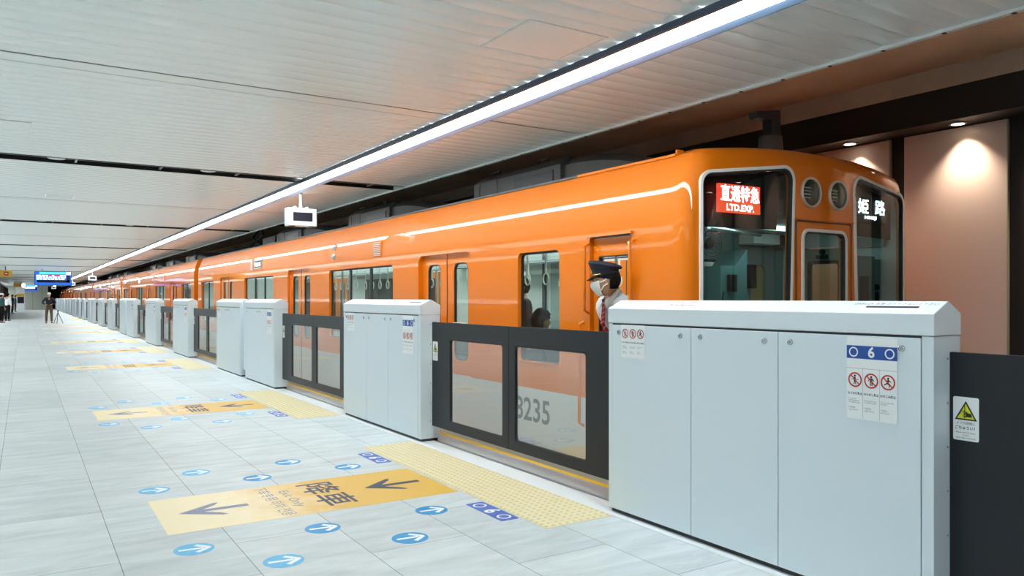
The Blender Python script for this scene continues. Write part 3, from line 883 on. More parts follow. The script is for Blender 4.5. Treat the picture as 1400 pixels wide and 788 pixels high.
def car_shell(parent, name, y0, y1, nose, holes, front_holes=()):
    P = car_profile(); n = len(P)
    yf = y0
    secs = []      # each: list of (x,y,z) for left half then right half mirrored
    def loop(fn):
        L = [fn(u, z, i, -1) for i, (u, z) in enumerate(P)]
        R = [fn(u, z, i, 1) for i, (u, z) in enumerate(P)][:-1][::-1]
        return L+R
    N = 2*n-1
    nrm = []
    for i in range(n):
        a = P[max(0, i-1)]; c = P[min(n-1, i+1)]
        d = Vector((c[0]-a[0], c[1]-a[1])).normalized(); nrm.append(Vector((d.y, -d.x)))
    nrm[n-1] = Vector((0, 1))
    def RR(i):
        z = P[i][1]
        if z < 2.0: return 0.085
        if i == n-1: return 0.13
        return 0.085+0.05*min(1, (z-2.0)/0.45)
    if nose:
        K = 6
        for k in range(K, -1, -1):
            a = k/K*PI/2
            def fn(u, z, i, s, a=a):
                r = RR(i); q = r*(1-math.sin(PI/2-a))
                uu = u-nrm[i].x*q; zz = z-nrm[i].y*q
                if i < 2: zz = z
                return (TX+s*max(0, uu), front_y(uu, yf)+r*(1-math.sin(a)), zz)
            secs.append(loop(fn))
        ys = [y0+0.30, 5.4]
    else: ys = [y0]
    yy = ys[-1]
    for y in ys: secs.append(loop(lambda u, z, i, s, y=y: (TX+s*u, y, z)))
    secs.append(loop(lambda u, z, i, s: (TX+s*u, y1, z)))
    V = [p for s_ in secs for p in s_]; F = []; FM = []
    def mid(i, k):
        z = (P[min(i, N-1-i) if i >= n else i][1]) if i < n else P[N-1-i][1]
        return z
    for k in range(len(secs)-1):
        for i in range(N):
            j = (i+1) % N
            F.append((k*N+i, k*N+j, (k+1)*N+j, (k+1)*N+i))
            ii = i if i < n else N-1-i; jj = j if j < n else N-1-j
            lo, hi = min(ii, jj), max(ii, jj)
            zc = 0.5*(P[ii][1]+P[jj][1])
            if i == N-1: m = 1
            elif hi <= 3: m = 1
            elif lo >= 14: m = 2 if not (nose and k < len(secs)-2) else 0
            else: m = 0
            FM.append(m)
    # end caps
    def cap(k, cols, flip, fy):
        """strip grid between the left and right halves of section k"""
        rows = []
        base = k*N
        for i in range(n-1):
            l = V[base+i]; r = V[base+N-1-i]
            row = [base+i]
            for c in cols:
                x = l[0]+(r[0]-l[0])*c
                V.append((x, fy(x, l[1], l[0]), l[2])); row.append(len(V)-1)
            row.append(base+N-1-i); rows.append(row)
        top = base+n-1
        for i in range(n-2):
            for c in range(len(rows[0])-1):
                F.append((rows[i][c], rows[i][c+1], rows[i+1][c+1], rows[i+1][c]))
                FM.append(1 if i < 3 else 0)
        for c in range(len(rows[0])-1):
            F.append((rows[-1][c], rows[-1][c+1], top)); FM.append(0)
        return rows[0]
    if nose:
        cols = [k/24 for k in range(1, 24)]
        r0 = cap(0, cols, False, lambda x, yl, xl: front_y(x-TX, yf)+0.0)
        # closing edge along the bottom
        F.append(tuple(r0[::-1])); FM.append(1) if False else None
        if len(FM) < len(F): F.pop()
        # replace first bottom quad with an n-gon that shares the bottom row
        q = F[N-1]; F[N-1] = tuple(r0)+(N+0,)+(N+N-1,)
        F[N-1] = tuple(r0)+(2*N-1, N)
    else:
        F.append(tuple(range(N))); FM.append(0)
    k = len(secs)-1
    F.append(tuple(range(k*N+N-1, k*N-1, -1))); FM.append(0)
    o0 = origin(parent)
    V = [Vector(v)-o0 for v in V]
    mats = [M['orange'], M['car_white'], M['roof'], M['liner'], M['liner'], M['liner']]
    me = solid_from(V, F, mats, FM)
    o = bpy.data.objects.new(name, me); COL.objects.link(o); o.parent = parent
    sol = o.modifiers.new('s', 'SOLIDIFY'); sol.thickness = 0.06; sol.offset = -1; sol.material_offset = 3; sol.material_offset_rim = 0
    mb = MB()
    for (ya, yb, za, zb, r, sides) in holes:
        for s_ in sides:
            xa, xb = (TX-1.75, TX-1.05) if s_ < 0 else (TX+1.05, TX+1.75)
            mb.prism(rrect(ya, yb, za, zb, r, 5), 'x', xa, xb)
    for poly in front_holes: mb.prism(poly, 'y', yf-0.4, yf+0.30)
    cut = mb.build('cutter', M['orange'], None, smooth=False)
    cut.data.transform(Matrix.Translation(-o0)); cut.location = o0
    bo = o.modifiers.new('b', 'BOOLEAN'); bo.operation = 'DIFFERENCE'; bo.object = cut; bo.solver = 'EXACT'
    dg = bpy.context.evaluated_depsgraph_get(); dg.update()
    me2 = bpy.data.meshes.new_from_object(o.evaluated_get(dg))
    o.modifiers.clear(); o.data = me2
    bpy.data.objects.remove(cut)
    me2.polygons.foreach_set('use_smooth', [True]*len(me2.polygons))
    me2.set_sharp_from_angle(angle=math.radians(28))
    return o

def window_unit(par, ya, yb, za, zb, side, mull=(), glassm='car_glass', r=0.05):
    xs = TX+side*TW
    xi = xs-side*0.05
    mb = MB(); mb.ring(rrect(ya, yb, za, zb, r), rrect(ya+0.018, yb-0.018, za+0.018, zb-0.018, r-0.015), 'x', xi-0.012, xi+0.012)
    f = mb.build('window_frame', M['rubber'], par)
    for q in mull:
        mb = MB(); mb.box(xi-0.012, xi+0.012, q-0.03, q+0.03, za+0.01, zb-0.01); mb.build('mullion', M['rubber'], f, smooth=False)
    mb = MB(); mb.box(xs-0.035 if side < 0 else xs-0.02, xs+0.02 if side < 0 else xs+0.004, ya+0.03, yb-0.03, za-0.001, za+0.006) if False else mb.box(min(xs-side*0.055, xs+side*0.012), max(xs-side*0.055, xs+side*0.012), ya+0.02, yb-0.02, za+0.002, za+0.014)
    mb.build('window_sill', M['orange'], f, smooth=False)
    mb = MB(); mb.prism(rrect(ya+0.012, yb-0.012, za+0.012, zb-0.012, r), 'x', xi-0.003, xi+0.003)
    mb.build('glass_pane', M[glassm], f, smooth=False)

def passenger_door(par, yc, side):
    xs = TX+side*TW; xi = xs-side*0.072
    for s_ in (-1, 1):
        ya, yb = (yc-0.64, yc-0.004) if s_ < 0 else (yc+0.004, yc+0.64)
        wc = (ya+yb)/2+0.0*s_
        mb = MB(); mb.ring(rrect(ya, yb, 0.56, 1.905, 0.006), rrect(wc-0.165, wc+0.165, 0.72, 1.79, 0.085), 'x', xi-0.018, xi+0.018, 0)
        mb.box(xi-0.018, xi+0.018, ya, yb, 0.0, 0.56, 1)
        d = mb.build('door_leaf', [M['orange'], M['car_white']], par)
        mb = MB(); mb.ring(rrect(wc-0.168, wc+0.168, 0.717, 1.793, 0.088), rrect(wc-0.153, wc+0.153, 0.733, 1.777, 0.075), 'x', xi-0.014, xi+0.014); mb.build('rubber_seal', M['rubber'], d)
        mb = MB(); mb.prism(rrect(wc-0.157, wc+0.157, 0.729, 1.781, 0.078), 'x', xi-0.003, xi+0.003); mb.build('glass_pane', M['door_glass'], d, smooth=False)
    mb = MB(); mb.box(xi-0.022, xi+0.022, yc-0.007, yc+0.007, 0.0, 1.9); mb.build('door_seal', M['rubber'], par, smooth=False)

def aircon(par, ya, yb, dome_lo=True):
    """roof air conditioner: boxy shroud with a grille and a rounded end towards the camera"""
    mb = MB()
    sec = [(-0.82, 2.50), (-0.82, 2.76), (-0.70, 2.85), (0.70, 2.85), (0.82, 2.76), (0.82, 2.50)]
    mb.prism([(TX+u, z) for u, z in sec], 'y', ya, yb)
    n = len(sec)
    L = []
    K = 8
    for k in range(K+1):
        t = k/K; kk = math.sqrt(max(0.0, 1-t**2.2))
        L.append([(TX+u*(0.94*(0.55+0.45*kk)), ya-1.15*t, 2.50+(z-2.50)*0.96*kk) for u, z in sec])
    vs = [p for l in L for p in l]
    fs = [(k*n+i, k*n+i+1, (k+1)*n+i+1, (k+1)*n+i) for k in range(K) for i in range(n-1)]
    mb.add(vs, fs)
    u = mb.build('air_conditioner', M['ac'], par, recalc=True)
    mb = MB(); mb.ring(rrect(yb-0.54, yb-0.12, 2.53, 2.77, 0.04), rrect(yb-0.52, yb-0.14, 2.55, 2.75, 0.03), 'x', TX-0.826, TX-0.818); mb.build('service_panel', M['black'], u)
    mb = MB(); mb.box(TX-0.828, TX-0.81, ya+0.12, ya+0.86, 2.52, 2.72)
    for k in range(9): mb.box(TX-0.834, TX-0.826, ya+0.12, ya+0.86, 2.53+0.021*k, 2.538+0.021*k)
    mb.build('intake_grille', M['black'], u, smooth=False)
    for q in (ya+0.45, yb-0.32):
        mb = MB(); mb.tube([(TX-0.70, q-0.10, 2.845), (TX-0.70, q-0.08, 2.885), (TX-0.70, q+0.08, 2.885), (TX-0.70, q+0.10, 2.845)], 0.009, 6); mb.build('lifting_handle', M['black'], u)

def side_fittings(par, grilles, lamps, board):
    for (ya, za) in grilles:
        mb = MB(); mb.box(TX-TW-0.010, TX-TW+0.03, ya, ya+0.27, za, za+0.20)
        g = mb.build('vent', M['orange'], par, smooth=False)
        mb = MB()
        for k in range(8): mb.box(TX-TW-0.017, TX-TW-0.008, ya+0.02, ya+0.25, za+0.012+0.024*k, za+0.024+0.024*k)
        mb.build('vent_slat', M['alu'], g, smooth=False)
    for (yl, zl) in lamps:
        off = 0.94*(1-math.cos(math.asin(max(0, zl-2.0)/0.94)))
        mb = MB(); mb.lathe([(0.05, 0.02), (0.05, -0.012), (0.035, -0.025), (0.0, -0.03)], (TX-TW+off, yl, zl), 'x', 16); mb.build('door_lamp', M['chrome'], par)
    if board:
        ya, yb, za, zb = board
        mb = MB(); mb.ring(rrect(ya, yb, za, zb, 0.02), rrect(ya+0.02, yb-0.02, za+0.02, zb-0.02, 0.01), 'x', TX-TW-0.012, TX-TW+0.04)
        f = mb.build('side_display', M['alu'], par)
        mb = MB(); mb.box(TX-TW-0.004, TX-TW+0.03, ya+0.015, yb-0.015, za+0.015, zb-0.015); mb.build('display_glass', M['lcd_dark'], f, smooth=False)
        mb = MB()
        for k, (q0, q1) in enumerate(((0.10, 0.36), (0.44, 0.52), (0.60, 0.78))):
            yy0 = yb-(yb-ya)*q1; yy1 = yb-(yb-ya)*q0
            mb.box(TX-TW-0.007, TX-TW-0.004, yy0, yy1, za+0.05, zb-0.05, 0)
        mb.build('display_lettering', M['led_white'], f, smooth=False)

def interior(par, y0, y1, door_c, straps, other_posters=()):
    mb = MB(); mb.box(TX-1.33, TX+1.33, y0+0.02, y1-0.06, -0.02, 0.02); mb.build('car_floor', mat('car_floor', srgb(120, 122, 118), 0.5) if 'cf' not in M else M['cf'], par, smooth=False)
    mb = MB(); mb.box(TX-1.28, TX+1.28, y0+0.05, y1-0.06, 2.24, 2.27); c = mb.build('car_ceiling', M['liner'], par, smooth=False)
    for s_ in (-1, 1):
        mb = MB(); mb.box(TX+s_*0.62-0.09, TX+s_*0.62+0.09, y0+0.4, y1-0.4, 2.215, 2.238); mb.build('tube_light', M['tube'], par, smooth=False)
        # benches between the doors
        e = [y0+0.1]+[q for d in door_c for q in (d-0.75, d+0.75)]+[y1-0.1]
        for i in range(0, len(e), 2):
            if e[i+1]-e[i] < 0.7: continue
            mb = MB(); xa, xb = sorted((TX+s_*0.86, TX+s_*1.33)); mb.box(xa, xb, e[i], e[i+1], 0.18, 0.37)
            xa, xb = sorted((TX+s_*1.27, TX+s_*1.335)); mb.box(xa, xb, e[i], e[i+1], 0.37, 0.80)
            mb.build('bench_seat', M['seat'], par, smooth=False, bevel=0.02)
            mb = MB(); xa, xb = sorted((TX+s_*0.9, TX+s_*1.3)); mb.box(xa, xb, e[i]+0.02, e[i+1]-0.02, 1.93, 1.95)
            mb.build('luggage_rack', M['gun'], par, smooth=False)
        mb = MB(); mb.tube([(TX+s_*0.72, y0+0.3, 1.90), (TX+s_*0.72, y1-0.3, 1.90)], 0.015, 8); mb.build('strap_rail', M['chrome'], par)
        for d in door_c:
            for q in (d-0.74, d+0.74):
                mb = MB(); mb.tube([(TX+s_*0.88, q, 0.02), (TX+s_*0.88, q, 2.24)], 0.016, 8); mb.build('grab_pole', M['chrome'], par)
    for (x, y) in straps:
        mb = MB(); mb.box(x-0.004, x+0.004, y-0.014, y+0.014, 1.66, 1.91)
        mb.tube([(x, y+0.05*math.cos(t*PI/8), 1.605+0.06*math.sin(t*PI/8)) for t in range(16)], 0.009, 6, closed=True)
        mb.build('hanging_strap', M['strap'], par)

M['cf'] = mat('car_floor', srgb(120, 122, 118), 0.5)

# ---- leading car
t1 = thing('train_car', 'orange leading train car with the driver front, nearest the camera', 'train', (TX, 13.0, -1.25), group='orange train cars')
Y0, Y1 = 3.85, 22.16
D1 = [7.75, 13.16, 18.76]
W1 = [(5.515, 6.195, (), 0.05), (9.15, 11.585, (9.99, 10.78), 0.05), (14.72, 17.01, (15.5, 16.25), 0.05), (20.17, 21.75, (20.95,), 0.05)]
holes = []
FAR = (10.3, 14.72, 20.17)
for (a, c, _, r) in W1: holes.append((a, c, 0.80, 1.83, 0.06, (-1, 1) if a > 14 else (-1,)))
for d in D1: holes.append((d-0.645, d+0.645, 0.0, 1.90, 0.10, (-1, 1)))
holes.append((4.565, 5.085, 0.02, 1.905, 0.02, (-1, 1)))
def fwin(sgn):
    # front window outline (x, z) ; outer edge at |u|=1.285, inner at 0.425
    ui, uo = 0.425, 1.275
    zi, zo = 2.405, 2.345
    zb = 1.02; r = 0.10
    pts = []
    def arc(cu, cz, a0, a1, n=6):
        for k in range(n+1):
            a = a0+(a1-a0)*k/n; pts.append((cu+r*math.cos(a), cz+r*math.sin(a)))
    arc(uo-r, zb+r, -PI/2, 0); arc(uo-r, zo-r-0.02, 0, PI/2*0.96); arc(ui+r*0.6, zi-r, PI/2, PI); arc(ui+r, zb+r, PI, 1.5*PI)
    out = [(TX+sgn*u, z) for u, z in pts]
    return out
FL, FR = fwin(-1), fwin(1)
FD = rrect(TX-0.275, TX+0.275, 0.95, 1.935, 0.07)
shell = car_shell(t1, 'body_shell', Y0, Y1, True, holes, [FL, FR, FD])
for (a, c, mu, r) in W1:
    for s_ in ((-1, 1) if a > 14 else (-1,)): window_unit(t1, a, c, 0.80, 1.83, s_, mu)
for d in D1:
    for s_ in (-1, 1): passenger_door(t1, d, s_)

def offset_poly(poly, dd):
    n = len(poly); out = []
    cx = sum(p[0] for p in poly)/n; cz = sum(p[1] for p in poly)/n
    for i in range(n):
        a = Vector(poly[i-1]); c = Vector(poly[(i+1) % n]); d = (c-a).normalized()
        nn = Vector((d.y, -d.x))
        if nn.dot(Vector((poly[i][0]-cx, poly[i][1]-cz))) < 0: nn = -nn
        q = Vector(poly[i])+nn*dd; out.append((q.x, q.y))
    return out
def front_ring(name, poly, din, dout, h0, h1, m, par):
    A = offset_poly(poly, dout); B = offset_poly(poly, din); n = len(poly)
    mb = MB()
    vs = []
    for h in (h0, h1):
        for q in (A, B): vs += [(x, front_y(x-TX, Y0)+h, z) for x, z in q]
    fs = []
    for i in range(n):
        j = (i+1) % n
        fs += [(i, j, n+j, n+i), (2*n+i, 3*n+i, 3*n+j, 2*n+j), (i, 2*n+i, 2*n+j, j), (n+i, n+j, 3*n+j, 3*n+i)]
    mb.add(vs, fs); return mb.build(name, m, par, angle=50)
def front_pane(name, poly, h, m, par, th=0.006, zmin=None):
    xs = [p[0] for p in poly]; xa, xb = min(xs), max(xs)
    mb = MB(); K = 24
    cols = []
    n = len(poly)
    for k in range(K+1):
        x = xa+(xb-xa)*(0.002+0.996*k/K); zz = []
        for i in range(n):
            p, q = poly[i], poly[(i+1) % n]
            if (p[0]-x)*(q[0]-x) < 0: zz.append(p[1]+(q[1]-p[1])*(x-p[0])/(q[0]-p[0]))
        lo, hi = min(zz), max(zz)
        if zmin: lo = max(lo, zmin)
        cols.append((x, lo, hi))
    vs = []
    for x, lo, hi in cols:
        y = front_y(x-TX, Y0)+h
        vs += [(x, y, lo), (x, y, hi), (x, y+th, lo), (x, y+th, hi)]
    fs = []
    for k in range(K):
        a, c = 4*k, 4*k+4
        fs += [(a, c, c+1, a+1), (a+2, a+3, c+3, c+2), (a, a+2, c+2, c), (a+1, c+1, c+3, a+3)]
    fs += [(0, 1, 3, 2), (4*K, 4*K+2, 4*K+3, 4*K+1)]
    mb.add(vs, fs); return mb.build(name, m, par, angle=50)
for poly, nm in ((FL, 'windscreen'), (FR, 'windscreen'), (FD, 'front_door_window')):
    fr = front_ring(nm+'_frame', poly, -0.012, 0.012, -0.014, 0.03, M['frame_white'], t1)
    front_ring('rubber_seal', poly, -0.024, -0.011, -0.008, 0.03, M['rubber'], fr)
    front_pane('glass_pane', offset_poly(poly, -0.018), 0.006, M['cab_glass'], fr)
    if nm == 'windscreen': front_pane('dark_band', offset_poly(poly, -0.03), 0.10, M['black'], fr, 0.004, zmin=1.93)
# front door outline, rain ledge and headlights
mb = MB(); mb.ring(rrect(TX-0.355, TX+0.355, -0.1, 2.005, 0.03), rrect(TX-0.348, TX+0.348, -0.093, 1.998, 0.025), 'y', Y0-0.004, Y0+0.02)
mb.build('front_door_seam', M['rubber'], t1)
mb = MB(); mb.box(TX-0.36, TX+0.36, Y0-0.022, Y0+0.01, 2.012, 2.022); mb.build('rain_ledge', M['orange'], t1, smooth=False)
for u in (-0.172, 0.172):
    mb = MB(); mb.lathe([(0.122, 0.02), (0.122, -0.012), (0.117, -0.018), (0.106, -0.016), (0.104, 0.012), (0.0, 0.012)], (TX+u, Y0, 2.232), 'y', 36)
    hl = mb.build('headlight', [M['alu']], t1)
    mb = MB(); mb.lathe([(0.103, 0.008), (0.075, 0.0101), (0.03, 0.0112), (0.0, 0.0114)], (TX+u, Y0-0.012, 2.232), 'y', 30)
    mb.build('reflector', mat('lamp_bowl', srgb(70, 72, 74), 0.15, 0.9), hl)
    mb = MB()
    for k in range(4): mb.box(TX+u-0.085, TX+u-0.01, Y0-0.0095, Y0-0.004, 2.185+0.026*k, 2.193+0.026*k)
    mb.build('lamp_bar', M['alu'], hl, smooth=False)
    mb = MB(); mb.lathe([(0.105, -0.008), (0.07, -0.014), (0.0, -0.018)], (TX+u, Y0-0.004, 2.232), 'y', 30); mb.build('lens', M['car_glass'], hl)
# destination displays behind the windscreens
d = Dec((4.545, 3.958, 2.145), (1, 0, 0), (0, 0, 1), (0, -1, 0)); ds = d
mb = MB(); mb.box(4.545-0.222, 4.545+0.222, 3.96, 3.99, 2.04, 2.25); sg = mb.build('destination_display', [M['led_red']], t1, smooth=False)
d.poly([(-0.222, -0.105), (0.222, -0.105), (0.222, -0.03), (-0.222, -0.03)], 0.001, 1)
d.text('直通特急', 0.1, (0, 0.037), 0.002, 0, bold=0.0016, box=(0.425, 0.125))
d.text('LTD.EXP.', 0.06, (0.0, -0.068), 0.002, 0, bold=0.0015, box=(0.30, 0.05))
d.build('display_lettering', [M['led_white'], M['led_orange']], sg, smooth=False, recalc=False)
d = Dec((6.19, 3.958, 2.165), (1, 0, 0), (0, 0, 1), (0, -1, 0))
mb = MB(); mb.box(5.94, 6.44, 3.96, 3.99, 2.05, 2.27); sg = mb.build('destination_display', [M['black']], t1, smooth=False)
d.text('姫', 0.1, (-0.105, 0.025), 0.002, 0, bold=0.0015, box=(0.15, 0.13))
d.text('路', 0.1, (0.14, 0.025), 0.002, 0, bold=0.0015, box=(0.15, 0.13))
d.text('HIMEJI', 0.04, (0.0, -0.072), 0.002, 0, bold=0.001, box=(0.17, 0.036))
d.build('display_lettering', [M['led_white']], sg, smooth=False, recalc=False)
# car number on the white band
d = Dec((TX-TW-0.002, 5.95, 0.36), (0, -1, 0), (0, 0, 1), (-1, 0, 0))
d.text('8235', 0.26, (0, 0), 0.0, 0, bold=0.004, box=(0.58, 0.22))
d.build('car_number', mat('number_grey', srgb(104, 104, 106), 0.4), t1, smooth=False, recalc=False)
# gutters
mb = MB(); mb.box(TX-1.290, TX-1.262, Y0+0.35, 5.4, 2.462, 2.482); mb.box(TX-1.265, TX-1.2, Y0+0.35, Y0+0.37, 2.478, 2.515); mb.build('rain_gutter', M['orange'], t1, smooth=False)
mb = MB(); mb.box(TX-1.290, TX-1.262, 5.4, Y1, 2.462, 2.480); mb.build('rain_gutter', M['roof'], t1, smooth=False)
# crew door: frame, leaf with open window, handrails
mb = MB(); mb.ring(rrect(4.575, 5.075, 0.03, 1.895, 0.01), rrect(4.615, 5.0, 0.84, 1.745, 0.015), 'x', TX-TW+0.035, TX-TW+0.06); cd = mb.build('crew_door', M['orange'], t1)
mb = MB(); mb.ring(rrect(4.612, 5.003, 0.837, 1.748, 0.015), rrect(4.622, 4.993, 0.847, 1.738, 0.012), 'x', TX-TW+0.030, TX-TW+0.065); mb.build('window_edge', M['rubber'], cd)
mb = MB(); mb.box(TX-TW-0.03, TX-TW+0.02, 4.54, 5.11, 1.905, 1.925); mb.build('rain_ledge', M['orange'], cd, smooth=False)
for q in (4.53, 5.10):
    mb = MB(); mb.tube([(TX-TW+0.01, q, 1.86), (TX-TW-0.045, q, 1.84), (TX-TW-0.045, q, 1.30), (TX-TW+0.01, q, 1.27)], 0.013, 8); mb.build('handrail', M['orange'], t1)
    mb = MB(); mb.tube([(TX-TW+0.01, q+0.07, 1.20), (TX-TW-0.045, q+0.07, 1.18), (TX-TW-0.045, q+0.07, 0.35), (TX-TW+0.01, q+0.07, 0.32)], 0.013, 8); mb.build('handrail', M['orange'], t1)
mb = MB(); mb.ring(rrect(4.575, 5.075, 0.03, 1.895, 0.01), rrect(4.63, 4.95, 0.84, 1.745, 0.03), 'x', TX+TW-0.08, TX+TW-0.05); cd2 = mb.build('crew_door', M['cab_green'], t1)
mb = MB(); mb.ring(rrect(4.60, 4.98, 0.81, 1.775, 0.04), rrect(4.635, 4.945, 0.845, 1.74, 0.03), 'x', TX+TW-0.09, TX+TW-0.078); mb.build('window_edge', M['rubber'], cd2)
mb = MB(); mb.prism(rrect(4.63, 4.95, 0.84, 1.745, 0.03), 'x', TX+TW-0.066, TX+TW-0.062); mb.build('glass_pane', M['door_glass'], cd2, smooth=False)
mb = MB(); mb.box(TX+TW-0.12, TX+TW-0.09, 4.74, 4.86, 1.79, 1.83); mb.lathe([(0.025, -0.03), (0.025, 0)], (TX+TW-0.09, 4.80, 1.86), 'x', 12); mb.build('door_catch', M['black'], cd2, smooth=False)
side_fittings(t1, [(9.51, 1.955)], [(11.35, 2.03), (11.35, 2.17)], (15.55, 16.15, 2.0, 2.17))
mb = MB(); mb.box(TX-TW-0.006, TX-TW+0.03, 16.32, 16.44, 1.98, 2.22); mb.build('side_indicator', M['alu'], t1, smooth=False)
for ya, yb in ((6.30, 8.06), (10.6, 12.3), (14.9, 16.6)): aircon(t1, ya, yb)
# roof antenna bracket
ax_, ay_ = 5.63, 4.56
mb = MB(); mb.lathe([(0.125, 2.50), (0.12, 2.60), (0.10, 2.84), (0.0, 2.84)], (ax_, ay_, 0), 'z', 20); ra = mb.build('antenna_mount', M['ac'], t1)
mb = MB(); mb.prism([(ax_-0.045, 2.83), (ax_+0.085, 2.83), (ax_+0.070, 3.08), (ax_-0.24, 3.03), (ax_-0.215, 2.975), (ax_-0.045, 2.985)], 'y', ay_-0.05, ay_+0.05)
mb.build('antenna_arm', mat('antenna_blue', srgb(18, 24, 34), 0.5), ra, smooth=False)
# pantograph far along the roof
py = 19.6
mb = MB()
mb.box(TX-0.6, TX+0.6, py-0.8, py+0.8, 2.60, 2.66)
for s_ in (-1, 1):
    mb.tube([(TX+s_*0.55, py-0.7, 2.65), (TX+s_*0.45, py+0.5, 2.95), (TX+s_*0.35, py-0.2, 3.25)], 0.025, 6)
    mb.tube([(TX+s_*0.55, py+0.7, 2.65), (TX+s_*0.45, py-0.5, 2.95), (TX+s_*0.35, py+0.2, 3.25)], 0.025, 6)
mb.tube([(TX-0.8, py, 3.25), (TX+0.8, py, 3.25)], 0.03, 6)
for s_ in (-0.7, 0.7):
    for q in (-0.7, 0.7): mb.lathe([(0.07, 2.5), (0.07, 2.6)], (TX+s_*0.8, py+q, 0), 'z', 10)
mb.build('pantograph', M['black'], t1, smooth=False)
mb = MB(); mb.box(TX-0.7, TX+0.7, 17.2, 18.2, 2.5, 2.78); mb.build('roof_box', M['ac'], t1, smooth=False)
# cab interior: bulkhead, door, console, fan, boxes
mb = MB()
mb.ring([(4.06, 0.0), (5.40, 0.0), (5.40, 2.24), (4.06, 2.24)], [(4.25, 1.05), (5.0, 1.05), (5.0, 1.78), (4.25, 1.78)], 'y', 5.30, 5.34)
mb.ring([(5.40, 0.0), (5.95, 0.0), (5.95, 2.24), (5.40, 2.24)], rrect(5.47, 5.76, 0.95, 1.76, 0.05)[:0] or [(5.47, 0.95), (5.76, 0.95), (5.76, 1.76), (5.47, 1.76)], 'y', 5.30, 5.34)
mb.ring([(5.95, 0.0), (6.74, 0.0), (6.74, 2.24), (5.95, 2.24)], [(6.08, 0.05), (6.62, 0.05), (6.62, 1.92), (6.08, 1.92)], 'y', 5.30, 5.34)
bh = mb.build('bulkhead', M['cab_teal'], t1, smooth=False)
mb = MB(); mb.ring(rrect(6.08, 6.62, 0.05, 1.92, 0.01), rrect(6.25, 6.47, 1.0, 1.74, 0.06), 'y', 5.31, 5.33); mb.build('bulkhead_door', M['cab_grey'], bh, smooth=False)
mb = MB(); mb.prism(rrect(6.24, 6.48, 0.99, 1.75, 0.06), 'y', 5.332, 5.336); mb.build('door_blind', M['cab_beige'], bh, smooth=False)
mb = MB(); mb.ring(rrect(5.45, 5.78, 0.93, 1.78, 0.05), rrect(5.475, 5.755, 0.955, 1.755, 0.04), 'y', 5.285, 5.30); mb.build('window_edge', M['rubber'], bh)
mb = MB(); mb.prism([(5.42, 0.05), (5.78, 0.05), (5.78, 1.86), (5.62, 1.70), (5.42, 1.70)], 'y', 4.95, 5.26); mb.build('equipment_cabinet', M['cab_teal'], t1, smooth=False, bevel=0.006)
mb = MB(); mb.box(5.50, 5.60, 4.91, 4.95, 1.46, 1.62); mb.box(6.18, 6.26, 5.24, 5.30, 1.50, 1.74); mb.build('switch_box', M['black'], t1, smooth=False, bevel=0.005)
mb = MB(); mb.tube([(5.44, 4.93, 1.46), (5.40, 4.93, 1.3), (5.46, 4.93, 1.2)], 0.006, 6); mb.build('cable', M['black'], t1)
mb = MB(); mb.box(6.05, 6.44, 5.10, 5.29, 1.94, 2.04); mb.build('ceiling_unit', M['frame_white'], t1, smooth=False, bevel=0.006)
mb = MB(); mb.box(6.46, 6.68, 5.10, 5.29, 1.93, 2.04); mb.build('ceiling_unit', M['rubber'], t1, smooth=False, bevel=0.006)
mb = MB(); mb.tube([(4.9, 4.6, 2.0), (5.9, 4.9, 2.0)], 0.018, 8); mb.build('handrail', M['chrome'], t1)
mb = MB(); mb.ring([(6.26, 0.9), (6.54, 0.9), (6.54, 1.78), (6.26, 1.78)], [(6.31, 0.95), (6.49, 0.95), (6.49, 1.60), (6.31, 1.60)], 'y', 4.14, 4.18); mb.box(6.26, 6.54, 4.18, 4.30, 0.0, 1.78); mb.build('equipment_cabinet', M['cab_teal'], t1, smooth=False)
mb = MB(); mb.box(6.31, 6.49, 4.165, 4.179, 0.95, 1.60); mb.build('cabinet_door', mat('cab_dark_teal', srgb(40, 62, 66), 0.5), t1, smooth=False)
mb = MB(); mb.box(6.56, 6.72, 4.20, 4.32, 0.0, 1.76); mb.build('equipment_cabinet', M['cab_grey'], t1, smooth=False)
mb = MB(); mb.lathe([(0.03, -0.04), (0.035, 0.0)], (6.62, 4.20, 1.50), 'y', 14); mb.box(6.59, 6.65, 4.17, 4.20, 1.42, 1.46); mb.box(6.60, 6.64, 4.16, 4.20, 1.36, 1.44); mb.build('handset', M['black'], t1, smooth=False)
mb = MB(); mb.box(6.70, 6.73, 4.15, 4.56, 1.88, 1.98); mb.build('wall_duct', M['cab_grey'], t1, smooth=False)
fc = (4.93, 4.60, 1.87)
mb = MB()
for k in range(4): mb.tube([(fc[0]+r_*math.cos(a*PI/12), fc[1], fc[2]+r_*math.sin(a*PI/12)) for a in range(24) for r_ in [0.03+0.03*k]], 0.003, 4, closed=True)
for a in range(12): mb.tube([(fc[0], fc[1], fc[2]), (fc[0]+0.12*math.cos(a*PI/6), fc[1], fc[2]+0.12*math.sin(a*PI/6))], 0.0022, 4)
mb.lathe([(0.05, 0.02), (0.05, 0.10)], fc, 'y', 14)
mb.tube([(fc[0], fc[1]+0.08, fc[2]+0.03), (fc[0]+0.02, fc[1]+0.08, 2.05)], 0.012, 6)
mb.build('cab_fan', M['black'], t1)
mb = MB(); mb.prism([(4.0, 0.70), (4.55, 0.86), (4.55, 0.0), (4.0, 0.0)], 'x', 4.15, 6.65)
mb.build('driver_console', M['cab_grey'], t1, smooth=False)
mb = MB(); mb.box(4.08, 6.72, 4.14, 5.32, 2.05, 2.08); mb.build('cab_ceiling', M['cab_grey'], t1, smooth=False)
mb = MB(); mb.box(4.55, 6.25, 4.55, 4.72, 2.03, 2.049); mb.build('cab_fill_lamp', M['cab_fill'], t1, smooth=False)  # unseen lamp added to brighten the cab interior
